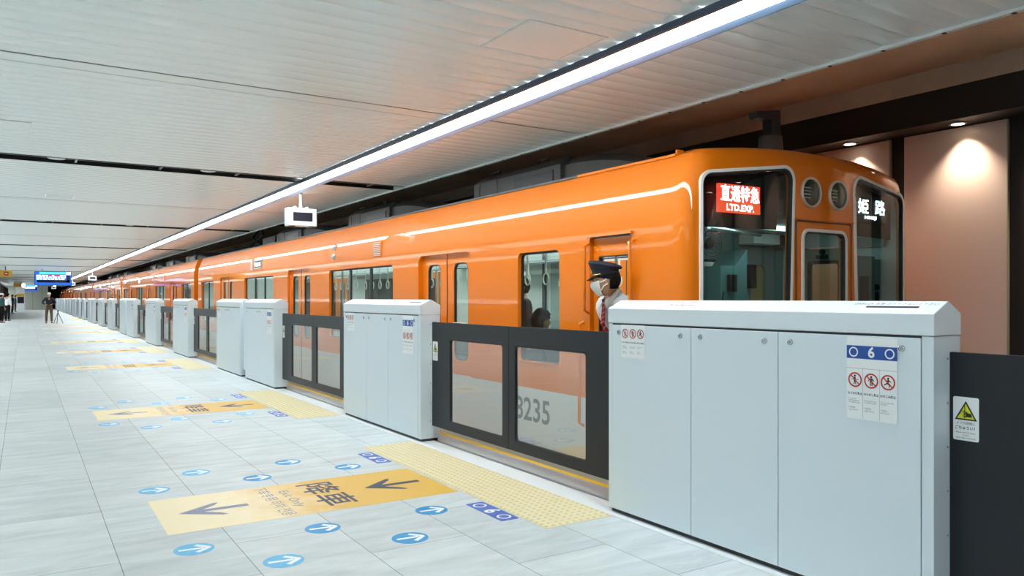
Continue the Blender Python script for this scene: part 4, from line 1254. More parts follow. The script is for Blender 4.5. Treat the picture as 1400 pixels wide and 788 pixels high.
# passenger saloon
st = []
for y in (5.55, 5.75, 5.95, 6.15, 6.35, 6.7, 7.05, 7.3, 7.5, 7.7, 7.9, 8.1, 8.35, 8.7, 9.1, 9.4, 9.7, 10.0, 10.3, 10.6, 10.9, 11.2, 11.5, 11.8, 12.2, 12.6, 12.9, 13.2, 13.5, 13.8): st.append((TX-0.72, y))
for y in (5.7, 6.1, 6.5, 7.2, 7.6, 8.0, 8.4, 9.2, 9.8, 10.4, 11.0, 11.6): st.append((TX+0.72, y))
interior(t1, 5.36, Y1, D1, st)
mb = MB(); mb.box(TX+1.325, TX+1.332, 7.9, 8.16, 1.35, 1.72); mb.build('poster', M['poster'], t1, smooth=False)
for q, cc in ((8.52, 'rubber'), (8.98, 'gun'), (9.62, 'rubber')):
    mb = MB(); mb.box(TX+1.30, TX+1.334, q, q+0.07, 0.02, 2.2); mb.build('wall_post', M[cc], t1, smooth=False)
mb = MB(); mb.box(TX+1.322, TX+1.334, 9.10, 9.5, 0.95, 1.95); mb.build('wall_panel_sheet', M['cab_grey'], t1, smooth=False)
mb = MB(); mb.box(TX+1.0, TX+1.004, 9.7, 9.95, 1.62, 1.80); mb.build('poster', M['white_film'], t1, smooth=False)
mb = MB(); mb.box(4.42, 6.4, Y1-0.062, Y1-0.058, 0, 2.2); mb.build('end_wall', M['liner'], t1, smooth=False)
# warning sticker on the near passenger door
mb = MB(); mb.box(TX-TW+0.030, TX-TW+0.036, 7.28, 7.56, 1.085, 1.135, 0); mb.box(TX-TW+0.028, TX-TW+0.034, 7.40, 7.54, 1.092, 1.128, 1)
mb.build('door_sticker', [M['white_film'], M['red']], t1, smooth=False)

def gangway(par, y0, y1, col):
    mb = MB(); n = 9
    for k in range(n):
        a = y0+(y1-y0)*k/n; c = y0+(y1-y0)*(k+1)/n
        e = 0.0 if k % 2 == 0 else 0.03
        mb.ring([(TX-0.75+e, 0), (TX+0.75-e, 0), (TX+0.75-e, 2.2-e), (TX-0.75+e, 2.2-e)], [(TX-0.6, 0.03), (TX+0.6, 0.03), (TX+0.6, 2.05), (TX-0.6, 2.05)], 'y', a, c)
    mb.build('gangway_bellows', M['rubber'], par, smooth=False)

gangway(t1, Y1, Y1+0.63, None)
# ---- following cars
NAMES = ['second', 'third', 'fourth', 'fifth', 'sixth']
def car_holes(y0):
    D = [y0+3.44, y0+9.15, y0+14.86]
    W = [(y0+0.45, y0+2.03, (y0+1.24,)), (y0+5.15, y0+7.45, (y0+5.92, y0+6.68)), (y0+10.85, y0+13.15, (y0+11.62, y0+12.38)), (y0+16.27, y0+17.85, (y0+17.06,))]
    H = [(a, c, 0.80, 1.83, 0.06, (-1, 1)) for a, c, _ in W]+[(d-0.645, d+0.645, 0.0, 1.90, 0.10, (-1, 1)) for d in D]
    return D, W, H
def copy_tree(o, parent=None):
    c = o.copy(); COL.objects.link(c)
    if parent is not None: c.parent = parent
    for ch in list(o.children): copy_tree(ch, c)
    return c
y0 = 22.79
t2 = thing('train_car', 'orange middle train car, second from the camera', 'train', (TX, y0+9.15, -1.25), group='orange train cars')
D, W, H = car_holes(y0)
car_shell(t2, 'body_shell', y0, y0+18.3, False, H)
for a, c, mu in W:
    for s_ in (-1, 1): window_unit(t2, a, c, 0.80, 1.83, s_, mu)
for d in D:
    for s_ in (-1, 1): passenger_door(t2, d, s_)
mb = MB(); mb.box(TX-1.290, TX-1.262, y0, y0+18.3, 2.462, 2.480); mb.build('rain_gutter', M['roof'], t2, smooth=False)
side_fittings(t2, [(y0+5.3, 1.955)], [(y0+7.9, 2.03), (y0+7.9, 2.17)], (y0+11.6, y0+12.2, 2.0, 2.17))
for q in (3.0, 7.2, 11.6): aircon(t2, y0+q, y0+q+1.75)
interior(t2, y0, y0+18.3, D, [])
gangway(t2, y0+18.3, y0+18.9, None)
for k in range(1, 5):
    c = copy_tree(t2); c.location.y = t2.location.y+18.9*k
    c['label'] = 'orange middle train car, %s from the camera' % NAMES[k] if k < 4 else 'orange train car at the far end, %s from the camera' % NAMES[k]

# ------------------------------------------------------------------ people
def skin_geo(nodes, edges, levels=2):
    """nodes: list of (pos, radius or (rx,ry)); returns verts, faces of the skinned surface"""
    me = bpy.data.meshes.new('sk')
    bm = bmesh.new()
    L = bm.verts.layers.skin.verify()
    vs = [bm.verts.new(p) for p, _ in nodes]
    for a, c in edges: bm.edges.new((vs[a], vs[c]))
    for v, (_, r) in zip(vs, nodes):
        v[L].radius = r if isinstance(r, tuple) else (r, r)
    vs[0][L].use_root = True
    bm.to_mesh(me); bm.free()
    o = bpy.data.objects.new('sk', me); COL.objects.link(o)
    m = o.modifiers.new('s', 'SKIN'); m.use_smooth_shade = True
    s = o.modifiers.new('u', 'SUBSURF'); s.levels = levels; s.render_levels = levels
    dg = bpy.context.evaluated_depsgraph_get(); dg.update()
    e = o.evaluated_get(dg).to_mesh()
    V = [tuple(v.co) for v in e.vertices]; F = [list(p.vertices) for p in e.polygons]
    o.evaluated_get(dg).to_mesh_clear()
    bpy.data.objects.remove(o); bpy.data.meshes.remove(me)
    return V, F

def head_geo(n=36, k=26):
    """head about its centre, facing +y; half height .118"""
    V = []; F = []
    def pt(la, lo):
        x = math.cos(la)*math.sin(lo); y = math.cos(la)*math.cos(lo); z = math.sin(la)
        X = 0.076*x; Y = 0.097*y; Z = 0.118*z
        if z < 0:       # jaw and chin
            X *= 1-0.30*(-z)**1.5
            if y < 0: Y *= 1-0.35*(-z)
            else: Y *= 1-0.06*(-z)
            if y > 0.2: Z *= 1.03
        else:
            Y *= 1.0+0.03*z
        if y > 0:
            fx = abs(x)
            # nose
            g = math.exp(-((X)/0.012)**2)*math.exp(-((Z+0.022)/0.022)**2); Y += 0.024*g
            g = math.exp(-((X)/0.010)**2)*math.exp(-((Z-0.005)/0.02)**2); Y += 0.008*g
            # eye sockets, brow, lips, chin
            g = math.exp(-((abs(X)-0.032)/0.016)**2)*math.exp(-((Z-0.012)/0.012)**2); Y -= 0.008*g
            g = math.exp(-((abs(X)-0.028)/0.025)**2)*math.exp(-((Z-0.036)/0.010)**2); Y += 0.004*g
            g = math.exp(-((X)/0.022)**2)*math.exp(-((Z+0.062)/0.010)**2); Y += 0.006*g
            g = math.exp(-((X)/0.02)**2)*math.exp(-((Z+0.1)/0.014)**2); Y += 0.007*g
        return (X, Y, Z)
    for i in range(k+1):
        la = -PI/2+PI*i/k
        for j in range(n): V.append(pt(la, 2*PI*j/n))
    for i in range(k):
        F += [(i*n+j, i*n+(j+1) % n, (i+1)*n+(j+1) % n, (i+1)*n+j) for j in range(n)]
    return V, F

def rotz(v, a):
    return (v[0]*math.cos(a)-v[1]*math.sin(a), v[0]*math.sin(a)+v[1]*math.cos(a), v[2])

def hand_nodes(wrist, d, side, palm):
    """chains for palm and five bent fingers; d = pointing direction, palm = direction the palm faces, side = thumb direction"""
    w_, d, s_, p = Vector(wrist), Vector(d).normalized(), Vector(side).normalized(), Vector(palm).normalized()
    parts = []
    parts.append(([(w_, (0.024, 0.020)), (w_+d*0.045, (0.034, 0.017)), (w_+d*0.085, (0.036, 0.014))], [(0, 1), (1, 2)]))
    for k, (off, ln) in enumerate(((0.026, 0.072), (0.009, 0.080), (-0.009, 0.074), (-0.026, 0.058))):
        b0 = w_+d*0.078+s_*off
        q1 = b0+d*ln*0.45+p*0.006; q2 = q1+d*ln*0.28+p*0.016; q3 = q2+d*ln*0.16+p*0.020
        parts.append(([(b0, 0.0095), (q1, 0.0090), (q2, 0.0082), (q3, 0.0068)], [(0, 1), (1, 2), (2, 3)]))
    b0 = w_+d*0.030+s_*0.024
    q1 = b0+s_*0.026+d*0.026+p*0.006; q2 = q1+s_*0.006+d*0.028+p*0.008
    parts.append(([(b0, 0.012), (q1, 0.0105), (q2, 0.0085)], [(0, 1), (1, 2)]))
    return parts

def person(name, label, loc, rz, J, cloth, hat=None, group=None, head_yaw=0.0, head_pitch=0.0, mask=False, tie=False, levels=2, hands=True):
    """J: joints in the person's own frame (facing +y, feet at z=0). cloth: dict shirt/trousers/shoes materials"""
    t = thing(name, label, 'person', loc, group, rz)
    V = lambda k: Vector(J[k])
    nodes = []; idx = {}; edges = []
    def nd(k, r, p=None):
        idx[k] = len(nodes); nodes.append((tuple(p if p is not None else V(k)), r)); return k
    def ed(a, c): edges.append((idx[a], idx[c]))
    nd('pelvis', (0.135, 0.10)); nd('spine', (0.125, 0.095)); nd('chest', (0.15, 0.105)); nd('neck', 0.055); nd('head', 0.052)
    for a, c in (('pelvis', 'spine'), ('spine', 'chest'), ('chest', 'neck'), ('neck', 'head')): ed(a, c)
    for s_ in 'LR':
        nd('sho'+s_, 0.058); nd('elb'+s_, 0.040); nd('wri'+s_, 0.026)
        ed('chest', 'sho'+s_); ed('sho'+s_, 'elb'+s_); ed('elb'+s_, 'wri'+s_)
        nd('hip'+s_, 0.088); nd('kne'+s_, 0.056); nd('ank'+s_, 0.038); nd('toe'+s_, 0.034)
        ed('pelvis', 'hip'+s_); ed('hip'+s_, 'kne'+s_); ed('kne'+s_, 'ank'+s_); ed('ank'+s_, 'toe'+s_)
    mb = MB()
    v, f = skin_geo(nodes, edges, levels); mb.add(v, f, 0)
    # head, turned on the neck
    hc = V('head')+Vector((0, 0.0, 0)); hv, hf = head_geo()
    R = Matrix.Rotation(head_yaw, 3, 'Z') @ Matrix.Rotation(head_pitch, 3, 'X')
    HC = V('skull')
    T = lambda p: tuple(HC+R @ Vector(p))
    mb.add([T(p) for p in hv], hf, 0)
    for s_ in (-1, 1):
        mb.tube([T((s_*0.074, -0.012+0.018*math.cos(a), -0.004+0.030*math.sin(a))) for a in [q*PI/6 for q in range(12)]], 0.007, 6, 0, closed=True)
        mb.ball(T((s_*0.073, -0.008, -0.004)), (0.006, 0.014, 0.024), 8, 6, 0)
    if hands:
        for s_, sg in (('L', -1), ('R', 1)):
            d = (V('wri'+s_)-V('elb'+s_)).normalized()
            palm = Vector(J.get('palm'+s_, (-sg, 0, 0))); th = Vector(J.get('thumb'+s_, (0, 1, 0)))
            for nn_, ee in hand_nodes(V('wri'+s_), J.get('hand'+s_, d), th, palm):
                v, f = skin_geo([(tuple(p), r) for p, r in nn_], ee, 1); mb.add(v, f, 0)
    mb.build('body', M['skin'], t, local=True, angle=180, recalc=False)
    # eyes and brows
    mb = MB()
    for s_ in (-1, 1):
        mb.ball(T((s_*0.031, 0.082, 0.012)), (0.013, 0.008, 0.007), 12, 8, 0)
        mb.ball(T((s_*0.031, 0.0875, 0.012)), (0.006, 0.004, 0.006), 10, 6, 1)
        mb.tube([T((s_*0.016, 0.093, 0.034)), T((s_*0.034, 0.089, 0.039)), T((s_*0.052, 0.076, 0.032))], 0.003, 5, 1)
    mb.build('eyes', [M['white_film'], M['hair']], t, local=True)
    # hair: shell over back and sides
    mb = MB(); n = 30; k = 14
    vs = []
    for i in range(k+1):
        la = -0.55+(PI/2+0.55)*i/k
        for j in range(n+1):
            lo = math.radians(62)+math.radians(236)*j/n
            if la < 0.18: lo = math.radians(112)+math.radians(136)*j/n
            if la > 0.45: lo = 2*PI*j/n
            p = Vector((0.076*math.cos(la)*math.sin(lo), 0.097*math.cos(la)*math.cos(lo), 0.118*math.sin(la)))
            if la < 0: p.y *= 1-0.30*(-math.sin(la)); 
            p *= 1.09+0.012*math.sin(9*lo)*math.cos(5*la)
            vs.append(T(p))
    mb.add(vs, [(i*(n+1)+j, i*(n+1)+j+1, (i+1)*(n+1)+j+1, (i+1)*(n+1)+j) for i in range(k) for j in range(n)])
    hr = mb.build('hair', M['hair'], t, local=True, recalc=False, angle=180)
    sm = hr.modifiers.new('thick', 'SOLIDIFY'); sm.thickness = 0.012; sm.offset = -1
    # clothing
    sh = [(V('pelvis')-(V('spine')-V('pelvis'))*0.65, (0.165, 0.130)), (V('spine'), (0.158, 0.124)), (V('chest'), (0.180, 0.132)), (V('chest').lerp(V('neck'), 0.86), (0.082, 0.074))]
    se = [(0, 1), (1, 2), (2, 3)]
    for s_ in 'LR':
        b0 = len(sh)
        sh += [(V('sho'+s_), 0.076), (V('elb'+s_), 0.058), (V('elb'+s_).lerp(V('wri'+s_), 0.92), 0.042)]
        se += [(2, b0), (b0, b0+1), (b0+1, b0+2)]
    v, f = skin_geo([(tuple(p), r) for p, r in sh], se, levels)
    mb = MB(); mb.add(v, f); top = mb.build('jacket' if cloth.get('jacket') else 'shirt', cloth['shirt'], t, local=True, angle=180, recalc=False)
    tr = [(V('pelvis').lerp(V('spine'), 0.75), (0.148, 0.114)), (V('pelvis')-Vector((0, 0, 0.03)), (0.148, 0.114))]
    te = [(0, 1)]
    for s_ in 'LR':
        b0 = len(tr)
        tr += [(V('hip'+s_), 0.102), (V('kne'+s_), 0.072), (V('ank'+s_)+Vector((0, 0, 0.0)), 0.060)]
        te += [(1, b0), (b0, b0+1), (b0+1, b0+2)]
    v, f = skin_geo([(tuple(p), r) for p, r in tr], te, levels)
    mb = MB(); mb.add(v, f); mb.build('trousers', cloth['trousers'], t, local=True, angle=180, recalc=False)
    for s_ in 'LR':
        a, c = V('ank'+s_), V('toe'+s_)
        d = (c-a); d.z = 0; d.normalize()
        base = Vector((a.x, a.y, 0.045))
        v, f = skin_geo([(tuple(base-d*0.05), (0.042, 0.042)), (tuple(base+d*0.05), (0.045, 0.040)), (tuple(Vector((0, 0, -0.008))+base+d*0.17), (0.042, 0.028))], [(0, 1), (1, 2)], 1)
        mb = MB(); mb.add(v, f); mb.build('shoe', cloth.get('shoes', M['hair']), t, local=True, angle=180, recalc=False)
    if mask:
        mb = MB(); vs = []; n1, n2 = 14, 10
        for i in range(n2+1):
            z = -0.120+0.122*i/n2
            for j in range(n1+1):
                lo = math.radians(-66+132*j/n1)
                sq = math.sqrt(max(0.05, 1-(z/0.135)**2))
                wx = 0.079*sq*(1-0.18*max(0, -z/0.118)**1.5); 
                bulge = 0.026*math.exp(-((j-n1/2)/4.2)**2)*math.exp(-((z+0.035)/0.05)**2)
                vs.append(T((wx*math.sin(lo)*1.02, 0.099*(0.35+0.65*sq)*math.cos(lo)*1.02+bulge+0.006, z)))
        mb.add(vs, [(i*(n1+1)+j, i*(n1+1)+j+1, (i+1)*(n1+1)+j+1, (i+1)*(n1+1)+j) for i in range(n2) for j in range(n1)])
        for s_ in (-1, 1):
            for zz in (-0.012, -0.085):
                mb.tube([T((s_*0.071, 0.046, zz)), T((s_*0.080, 0.012, zz*0.5)), T((s_*0.078, -0.018, 0.012 if zz > -0.05 else -0.03))], 0.0022, 5)
        mk = mb.build('face_mask', M['mask'], t, local=True, recalc=False, angle=180)
        sm = mk.modifiers.new('thick', 'SOLIDIFY'); sm.thickness = 0.003; sm.offset = 1
    if hat == 'peaked':
        ht = bpy.data.objects.new('peaked_cap', None)
        mb = MB()
        # band
        n = 32
        def ellip(rx, ry, z, cy=0.0, tilt=0.0, zf=0.0):
            return [T((rx*math.sin(2*PI*j/n), cy+ry*math.cos(2*PI*j/n), z+tilt*math.cos(2*PI*j/n)+zf*max(0, math.cos(2*PI*j/n)))) for j in range(n)]
        rows = [ellip(0.086, 0.104, 0.040), ellip(0.090, 0.108, 0.082, 0.0, 0.006), ellip(0.108, 0.128, 0.108, -0.004, 0.030), ellip(0.115, 0.134, 0.120, -0.004, 0.034), ellip(0.108, 0.125, 0.137, -0.004, 0.034), ellip(0.06, 0.07, 0.150, 0, 0.018), ellip(0.003, 0.003, 0.153, 0, 0.0)]
        vs = [p for r in rows for p in r]
        mb.add(vs, [(i*n+j, i*n+(j+1) % n, (i+1)*n+(j+1) % n, (i+1)*n+j) for i in range(len(rows)-1) for j in range(n)])
        mb.add(rows[0], [list(range(n))])
        cap = mb.build('peaked_cap', M['navy'], t, local=True, angle=40)
        mb = MB(); vs = []
        for i in range(5):
            for j in range(17):
                lo = math.radians(-68+136*j/16); e = i/4*math.cos(lo*0.95)**0.8 if abs(lo) < 1.6 else 0
                vs.append(T((0.087*math.sin(lo)*(1+0.10*i/4), 0.104*math.cos(lo)+0.052*e, 0.046-0.026*e-0.004*i/4)))
        mb.add(vs, [(i*17+j, i*17+j+1, (i+1)*17+j+1, (i+1)*17+j) for i in range(4) for j in range(16)])
        vz = mb.build('visor', M['hair'], cap, local=True, recalc=False); sm = vz.modifiers.new('thick', 'SOLIDIFY'); sm.thickness = 0.004
        mb = MB(); mb.lathe([(0.0, 0.0), (0.013, 0.0), (0.011, 0.005), (0.0, 0.007)], (0, 0, 0), 'y', 14)
        mb.v = [T((p[0], p[1]+0.108, p[2]+0.076)) for p in mb.v]; mb.build('badge', M['gold'], cap, local=True)
        mb = MB(); mb.tube([T((0.0885*math.sin(a), 0.1065*math.cos(a), 0.052)) for a in [math.radians(-70+14*q) for q in range(11)]], 0.0035, 6)
        for s_ in (-1, 1): mb.ball(T((s_*0.084, 0.034, 0.053)), 0.007, 8, 6)
        mb.build('chin_cord', M['gold'], cap, local=True)
        bpy.data.objects.remove(ht)
    elif hat == 'cap':
        mb = MB(); n = 28
        rows = []
        for (r, z) in ((1.10, 0.035), (1.12, 0.065), (1.02, 0.10), (0.75, 0.128), (0.35, 0.140), (0.02, 0.143)):
            rows.append([T((0.079*r*math.sin(2*PI*j/n), 0.099*r*math.cos(2*PI*j/n), z)) for j in range(n)])
        mb.add([p for r in rows for p in r], [(i*n+j, i*n+(j+1) % n, (i+1)*n+(j+1) % n, (i+1)*n+j) for i in range(len(rows)-1) for j in range(n)])
        mb.add(rows[0], [list(range(n))])
        vs = []
        for i in range(4):
            for j in range(13):
                lo = math.radians(-60+120*j/12); e = i/3*math.cos(lo)
                vs.append(T((0.087*math.sin(lo), 0.108*math.cos(lo)+0.07*e, 0.04-0.012*e)))
        mb.add(vs, [(i*13+j, i*13+j+1, (i+1)*13+j+1, (i+1)*13+j) for i in range(3) for j in range(12)])
        mb.build('cap', cloth.get('hat', M['white_film']), t, local=True, recalc=False, angle=60)
    if tie:
        ch, nk = V('chest'), V('neck')
        ax = (nk-ch).normalized(); fw = (Vector((0, 1, 0))-ax*ax.y).normalized(); sp_ = V('spine')
        def front(q):
            a = q*1.7
            c_ = nk.lerp(ch, min(1, a)) if a < 1 else ch.lerp(sp_, min(1, (a-1)/0.7))
            r_ = 0.078+0.062*min(1, a) if a < 1 else 0.140-0.008*(a-1)
            return c_+fw*(r_+0.004)
        p0 = front(0.06)
        mb = MB(); N = 40; vs = []; fs = []
        for k in range(N+1):
            q = k/N; wq = 0.017+0.022*q
            for c in (-1, 0, 1):
                qq = min(1, max(0, 0.08+0.9*q+0.028*c)); b0 = front(qq)
                vs.append(b0+Vector((c*wq, 0, 0))+fw*(0.004 if c == 0 else 0))
        for k in range(N):
            for c in range(2): mb.m.append(1 if k % 5 == 0 else 0); fs.append((3*k+c, 3*k+c+1, 3*k+c+4, 3*k+c+3))
        mb.v = [tuple(p) for p in vs]; mb.f = [list(f) for f in fs]
        o = mb.build('necktie', [M['tie_red'], M['tie_pale']], t, local=True, recalc=False, angle=180); sm = o.modifiers.new('thick', 'SOLIDIFY'); sm.thickness = 0.006
        mb = MB(); mb.ball(tuple(p0+Vector((0, 0.004, 0.012))), (0.017, 0.010, 0.015), 10, 8); mb.build('tie_knot', M['tie_red'], t, local=True)
        mb = MB()
        for s_ in (-1, 1):
            up_ = ax
            a = front(0.04)+fw*0.004; c_ = nk+fw*0.010+Vector((s_*0.064, 0, 0))+up_*0.035; d_ = nk+fw*0.050+Vector((s_*0.080, 0, 0))-up_*0.03; e_ = front(0.22)+Vector((s_*0.05, 0, 0))+fw*0.004
            mb.face([a, e_, d_, c_], 0)
            mb.face([c_, d_, nk-fw*0.045+Vector((s_*0.075, 0, 0))-up_*0.008, nk-fw*0.055+Vector((s_*0.050, 0, 0))+up_*0.040], 0)
        o = mb.build('collar', cloth['shirt'], t, local=True, recalc=False); sm = o.modifiers.new('thick', 'SOLIDIFY'); sm.thickness = 0.006
    return t

def stand(H=1.7, lean=0.0, spread=0.09, **over):
    k = H/1.7
    J = {'pelvis': (0, 0, 0.94), 'spine': (0, 0.01, 1.10), 'chest': (0, 0.01, 1.29), 'neck': (0, 0.0, 1.455), 'head': (0, 0.015, 1.53), 'skull': (0, 0.03, 1.585)}
    for s_, g in (('L', -1), ('R', 1)):
        J['sho'+s_] = (g*0.175, 0, 1.385); J['elb'+s_] = (g*0.225, -0.03, 1.12); J['wri'+s_] = (g*0.215, 0.05, 0.88)
        J['hip'+s_] = (g*0.085, 0, 0.88); J['kne'+s_] = (g*spread, 0.02, 0.49); J['ank'+s_] = (g*(spread+0.01), -0.02, 0.085); J['toe'+s_] = (g*(spread+0.025), 0.12, 0.035)
    J = {q: tuple(c*k for c in v) for q, v in J.items()}
    J.update(over); return J

# train guard leaning out of the crew door window
def world_to_local(p, loc, rz):
    d = Vector(p)-Vector(loc); return rotz(d, -rz)
gl, grz = (4.60, 4.83, 0.02), math.radians(84)       # faces -x (out of the train)
G = lambda p: world_to_local(p, gl, grz)
J = {'pelvis': G((4.40, 4.85, 0.90)), 'spine': G((4.25, 4.86, 1.06)), 'chest': G((4.10, 4.85, 1.25)), 'neck': G((3.995, 4.785, 1.425)), 'head': G((3.945, 4.765, 1.480)), 'skull': G((3.890, 4.735, 1.540))}
J.update({'shoL': G((4.06, 4.675, 1.385)), 'shoR': G((4.05, 4.965, 1.345)), 'elbL': G((4.30, 4.66, 1.10)), 'elbR': G((4.30, 4.99, 1.10)),
          'wriL': G((4.15, 4.68, 0.90)), 'wriR': G((4.15, 4.94, 0.90)), 'hipL': G((4.44, 4.76, 0.86)), 'hipR': G((4.44, 4.94, 0.86)),
          'kneL': G((4.44, 4.75, 0.49)), 'kneR': G((4.48, 4.94, 0.49)), 'ankL': G((4.60, 4.74, 0.10)), 'ankR': G((4.66, 4.94, 0.10)), 'toeL': G((4.46, 4.74, 0.06)), 'toeR': G((4.52, 4.94, 0.06)),
          'handL': (0.1, 0.95, -0.3), 'handR': (-0.1, 0.95, -0.3), 'palmL': (0, 0, -1), 'palmR': (0, 0, -1), 'thumbL': (1, 0, 0), 'thumbR': (-1, 0, 0)})
person('train_guard', 'person in navy peaked cap, white mask and striped red tie leaning out of the train', gl, grz, J,
       {'shirt': M['shirt'], 'trousers': M['navy']}, hat='peaked', head_yaw=math.radians(-41), head_pitch=math.radians(-6), mask=True, tie=True)

dark = {'shirt': M['navy'], 'trousers': M['hair'], 'jacket': 1}
J = stand(1.70, elbL=(-0.32, -0.05, 1.14), wriL=(-0.14, 0.15, 1.06), elbR=(0.32, -0.05, 1.14), wriR=(0.14, 0.15, 1.06), spread=0.12)
person('standing_person', 'person in white cap, navy jacket and khaki trousers standing on the platform with hands together', (1.199, 49.8, 0), PI*0.98, J,
       {'shirt': M['navy'], 'trousers': M['khaki'], 'jacket': 1}, hat='cap', levels=1)
far = [((-0.84, 56.8), 1.70, {'shirt': M['shirt'], 'trousers': M['hair']}, None, -0.6, 'person in white shirt and black trousers standing at far left'),
       ((-1.06, 52.5), 1.66, {'shirt': M['teal_cloth'], 'trousers': M['hair'], 'jacket': 1}, 'cap', -0.9, 'person in white cap and teal top at the left edge of the platform'),
       ((-0.865, 84.0), 1.72, dark, None, -1.2, 'person in dark suit behind the white-shirted one at far left'),
       ((-0.70, 93.0), 1.68, {'shirt': M['teal_cloth'], 'trousers': M['navy']}, None, -1.5, 'person in teal top standing by the white booth at the platform end')]
for (x, y), h_, cl, ht, rz, lab in far:
    person('standing_person', lab, (x, y, 0), rz, stand(h_), cl, hat=ht, levels=1, group='people far along the platform')
# passengers behind the train windows
person('passenger', 'passenger in dark jacket standing inside the nearest double doors of the train', (4.86, 7.42, 0.02), 1.2, stand(1.62), {'shirt': M['navy'], 'trousers': M['hair'], 'jacket': 1}, levels=1)
person('passenger', 'masked passenger standing inside the left leaf of the nearest double doors', (5.3, 8.55, 0.02), 2.4, stand(1.66), {'shirt': M['slate_cloth'], 'trousers': M['navy']}, levels=1, mask=True)
def seated(H=1.66):
    J = {'pelvis': (0, 0, 0.53), 'spine': (0, 0.0, 0.70), 'chest': (0, 0.0, 0.89), 'neck': (0, 0.02, 1.055), 'head': (0, 0.035, 1.13), 'skull': (0, 0.05, 1.185)}
    for s_, g in (('L', -1), ('R', 1)):
        J['sho'+s_] = (g*0.175, 0.0, 0.985); J['elb'+s_] = (g*0.22, 0.06, 0.74); J['wri'+s_] = (g*0.10, 0.26, 0.66)
        J['hip'+s_] = (g*0.09, 0.03, 0.53); J['kne'+s_] = (g*0.11, 0.42, 0.50); J['ank'+s_] = (g*0.11, 0.40, 0.09); J['toe'+s_] = (g*0.12, 0.53, 0.035)
    return J
person('passenger', 'seated passenger with dark hair behind the single window next to the crew door', (4.40, 6.45, -0.02), PI*1.5, seated(), {'shirt': M['slate_cloth'], 'trousers': M['navy']}, levels=1)

# tripod beside the man
t = thing('tripod', 'slender tripod standing beside the person in the white cap', 'tripod', (1.62, 49.6, 0))
mb = MB(); mb.tube([(1.62, 49.6, 0.62), (1.62, 49.6, 0.74)], 0.03, 8); mb.build('head', M['black'], t)
for a in (0.3, 2.4, 4.5):
    mb = MB(); mb.tube([(1.62, 49.6, 0.62), (1.62+0.26*math.cos(a), 49.6+0.26*math.sin(a), 0.01)], 0.016, 6)
    mb.ball((1.62+0.26*math.cos(a), 49.6+0.26*math.sin(a), 0.018), 0.02, 8, 6); mb.build('leg', M['black'], t)

# ------------------------------------------------------------------ hanging screens and signs
def hang_monitor(x, y, label, rz=0.0):
    t = thing('hanging_monitor', label, 'monitor', (x, y, 2.40), group='white monitors hanging by the strip light', rz=rz)
    z0 = 0.0
    mb = MB()
    mb.prism([(-0.205, -0.09), (0.205, -0.09), (0.205, 0.09), (-0.205, 0.09)], 'z', 0.012, 0.262)
    o = mb.build('case', M['plastic_white'], t, local=True, smooth=False, bevel=0.01)
    mb = MB(); mb.ring(rrect(-0.15, 0.155, 0.065, 0.215, 0.006), rrect(-0.135, 0.14, 0.078, 0.202, 0.004), 'y', -0.096, -0.088); f = mb.build('screen_bezel', M['plastic_white'], t, local=True)
    mb = MB(); mb.box(-0.136, 0.141, -0.093, -0.089, 0.077, 0.203); mb.build('screen', M['screen_off'], f, local=True, smooth=False)
    for q in (-0.13, 0.14):
        mb = MB(); mb.box(q-0.03, q+0.03, -0.06, 0.06, 0.0, 0.012); mb.build('foot_pad', M['black'], t, local=True, smooth=False)
    mb = MB(); mb.tube([(0.0, 0, 0.275), (0.0, 0, 0.29), (0.0, 0, 0.39)], [0.024, 0.024, 0.017], 12); mb.tube([(0.0, 0, 0.39), (0.0, 0, 0.51)], 0.022, 12)
    pl = mb.build('pole', M['plastic_white'], t, local=True)
    mb = MB()
    mb.box(-0.09, 0.09, -0.02, 0.02, 0.262, 0.274)
    for q in (-0.085, 0.085): mb.lathe([(0.018, -0.03), (0.018, 0.03)], (q, 0, 0.275), 'y', 12)
    mb.build('hanger', M['plastic_white'], pl, local=True, smooth=False)
for k, y in enumerate((10.75, 49.5, 70.5, 96.0)):
    hang_monitor(3.30 if k < 3 else 2.75, y, ['white boxy monitor hanging from a pole, nearest the camera', 'white monitor hanging from a pole halfway along the strip light', 'white hanging monitor near the far end of the strip light', 'white hanging monitor farthest from the camera, near the far wall'][k], 0.0)

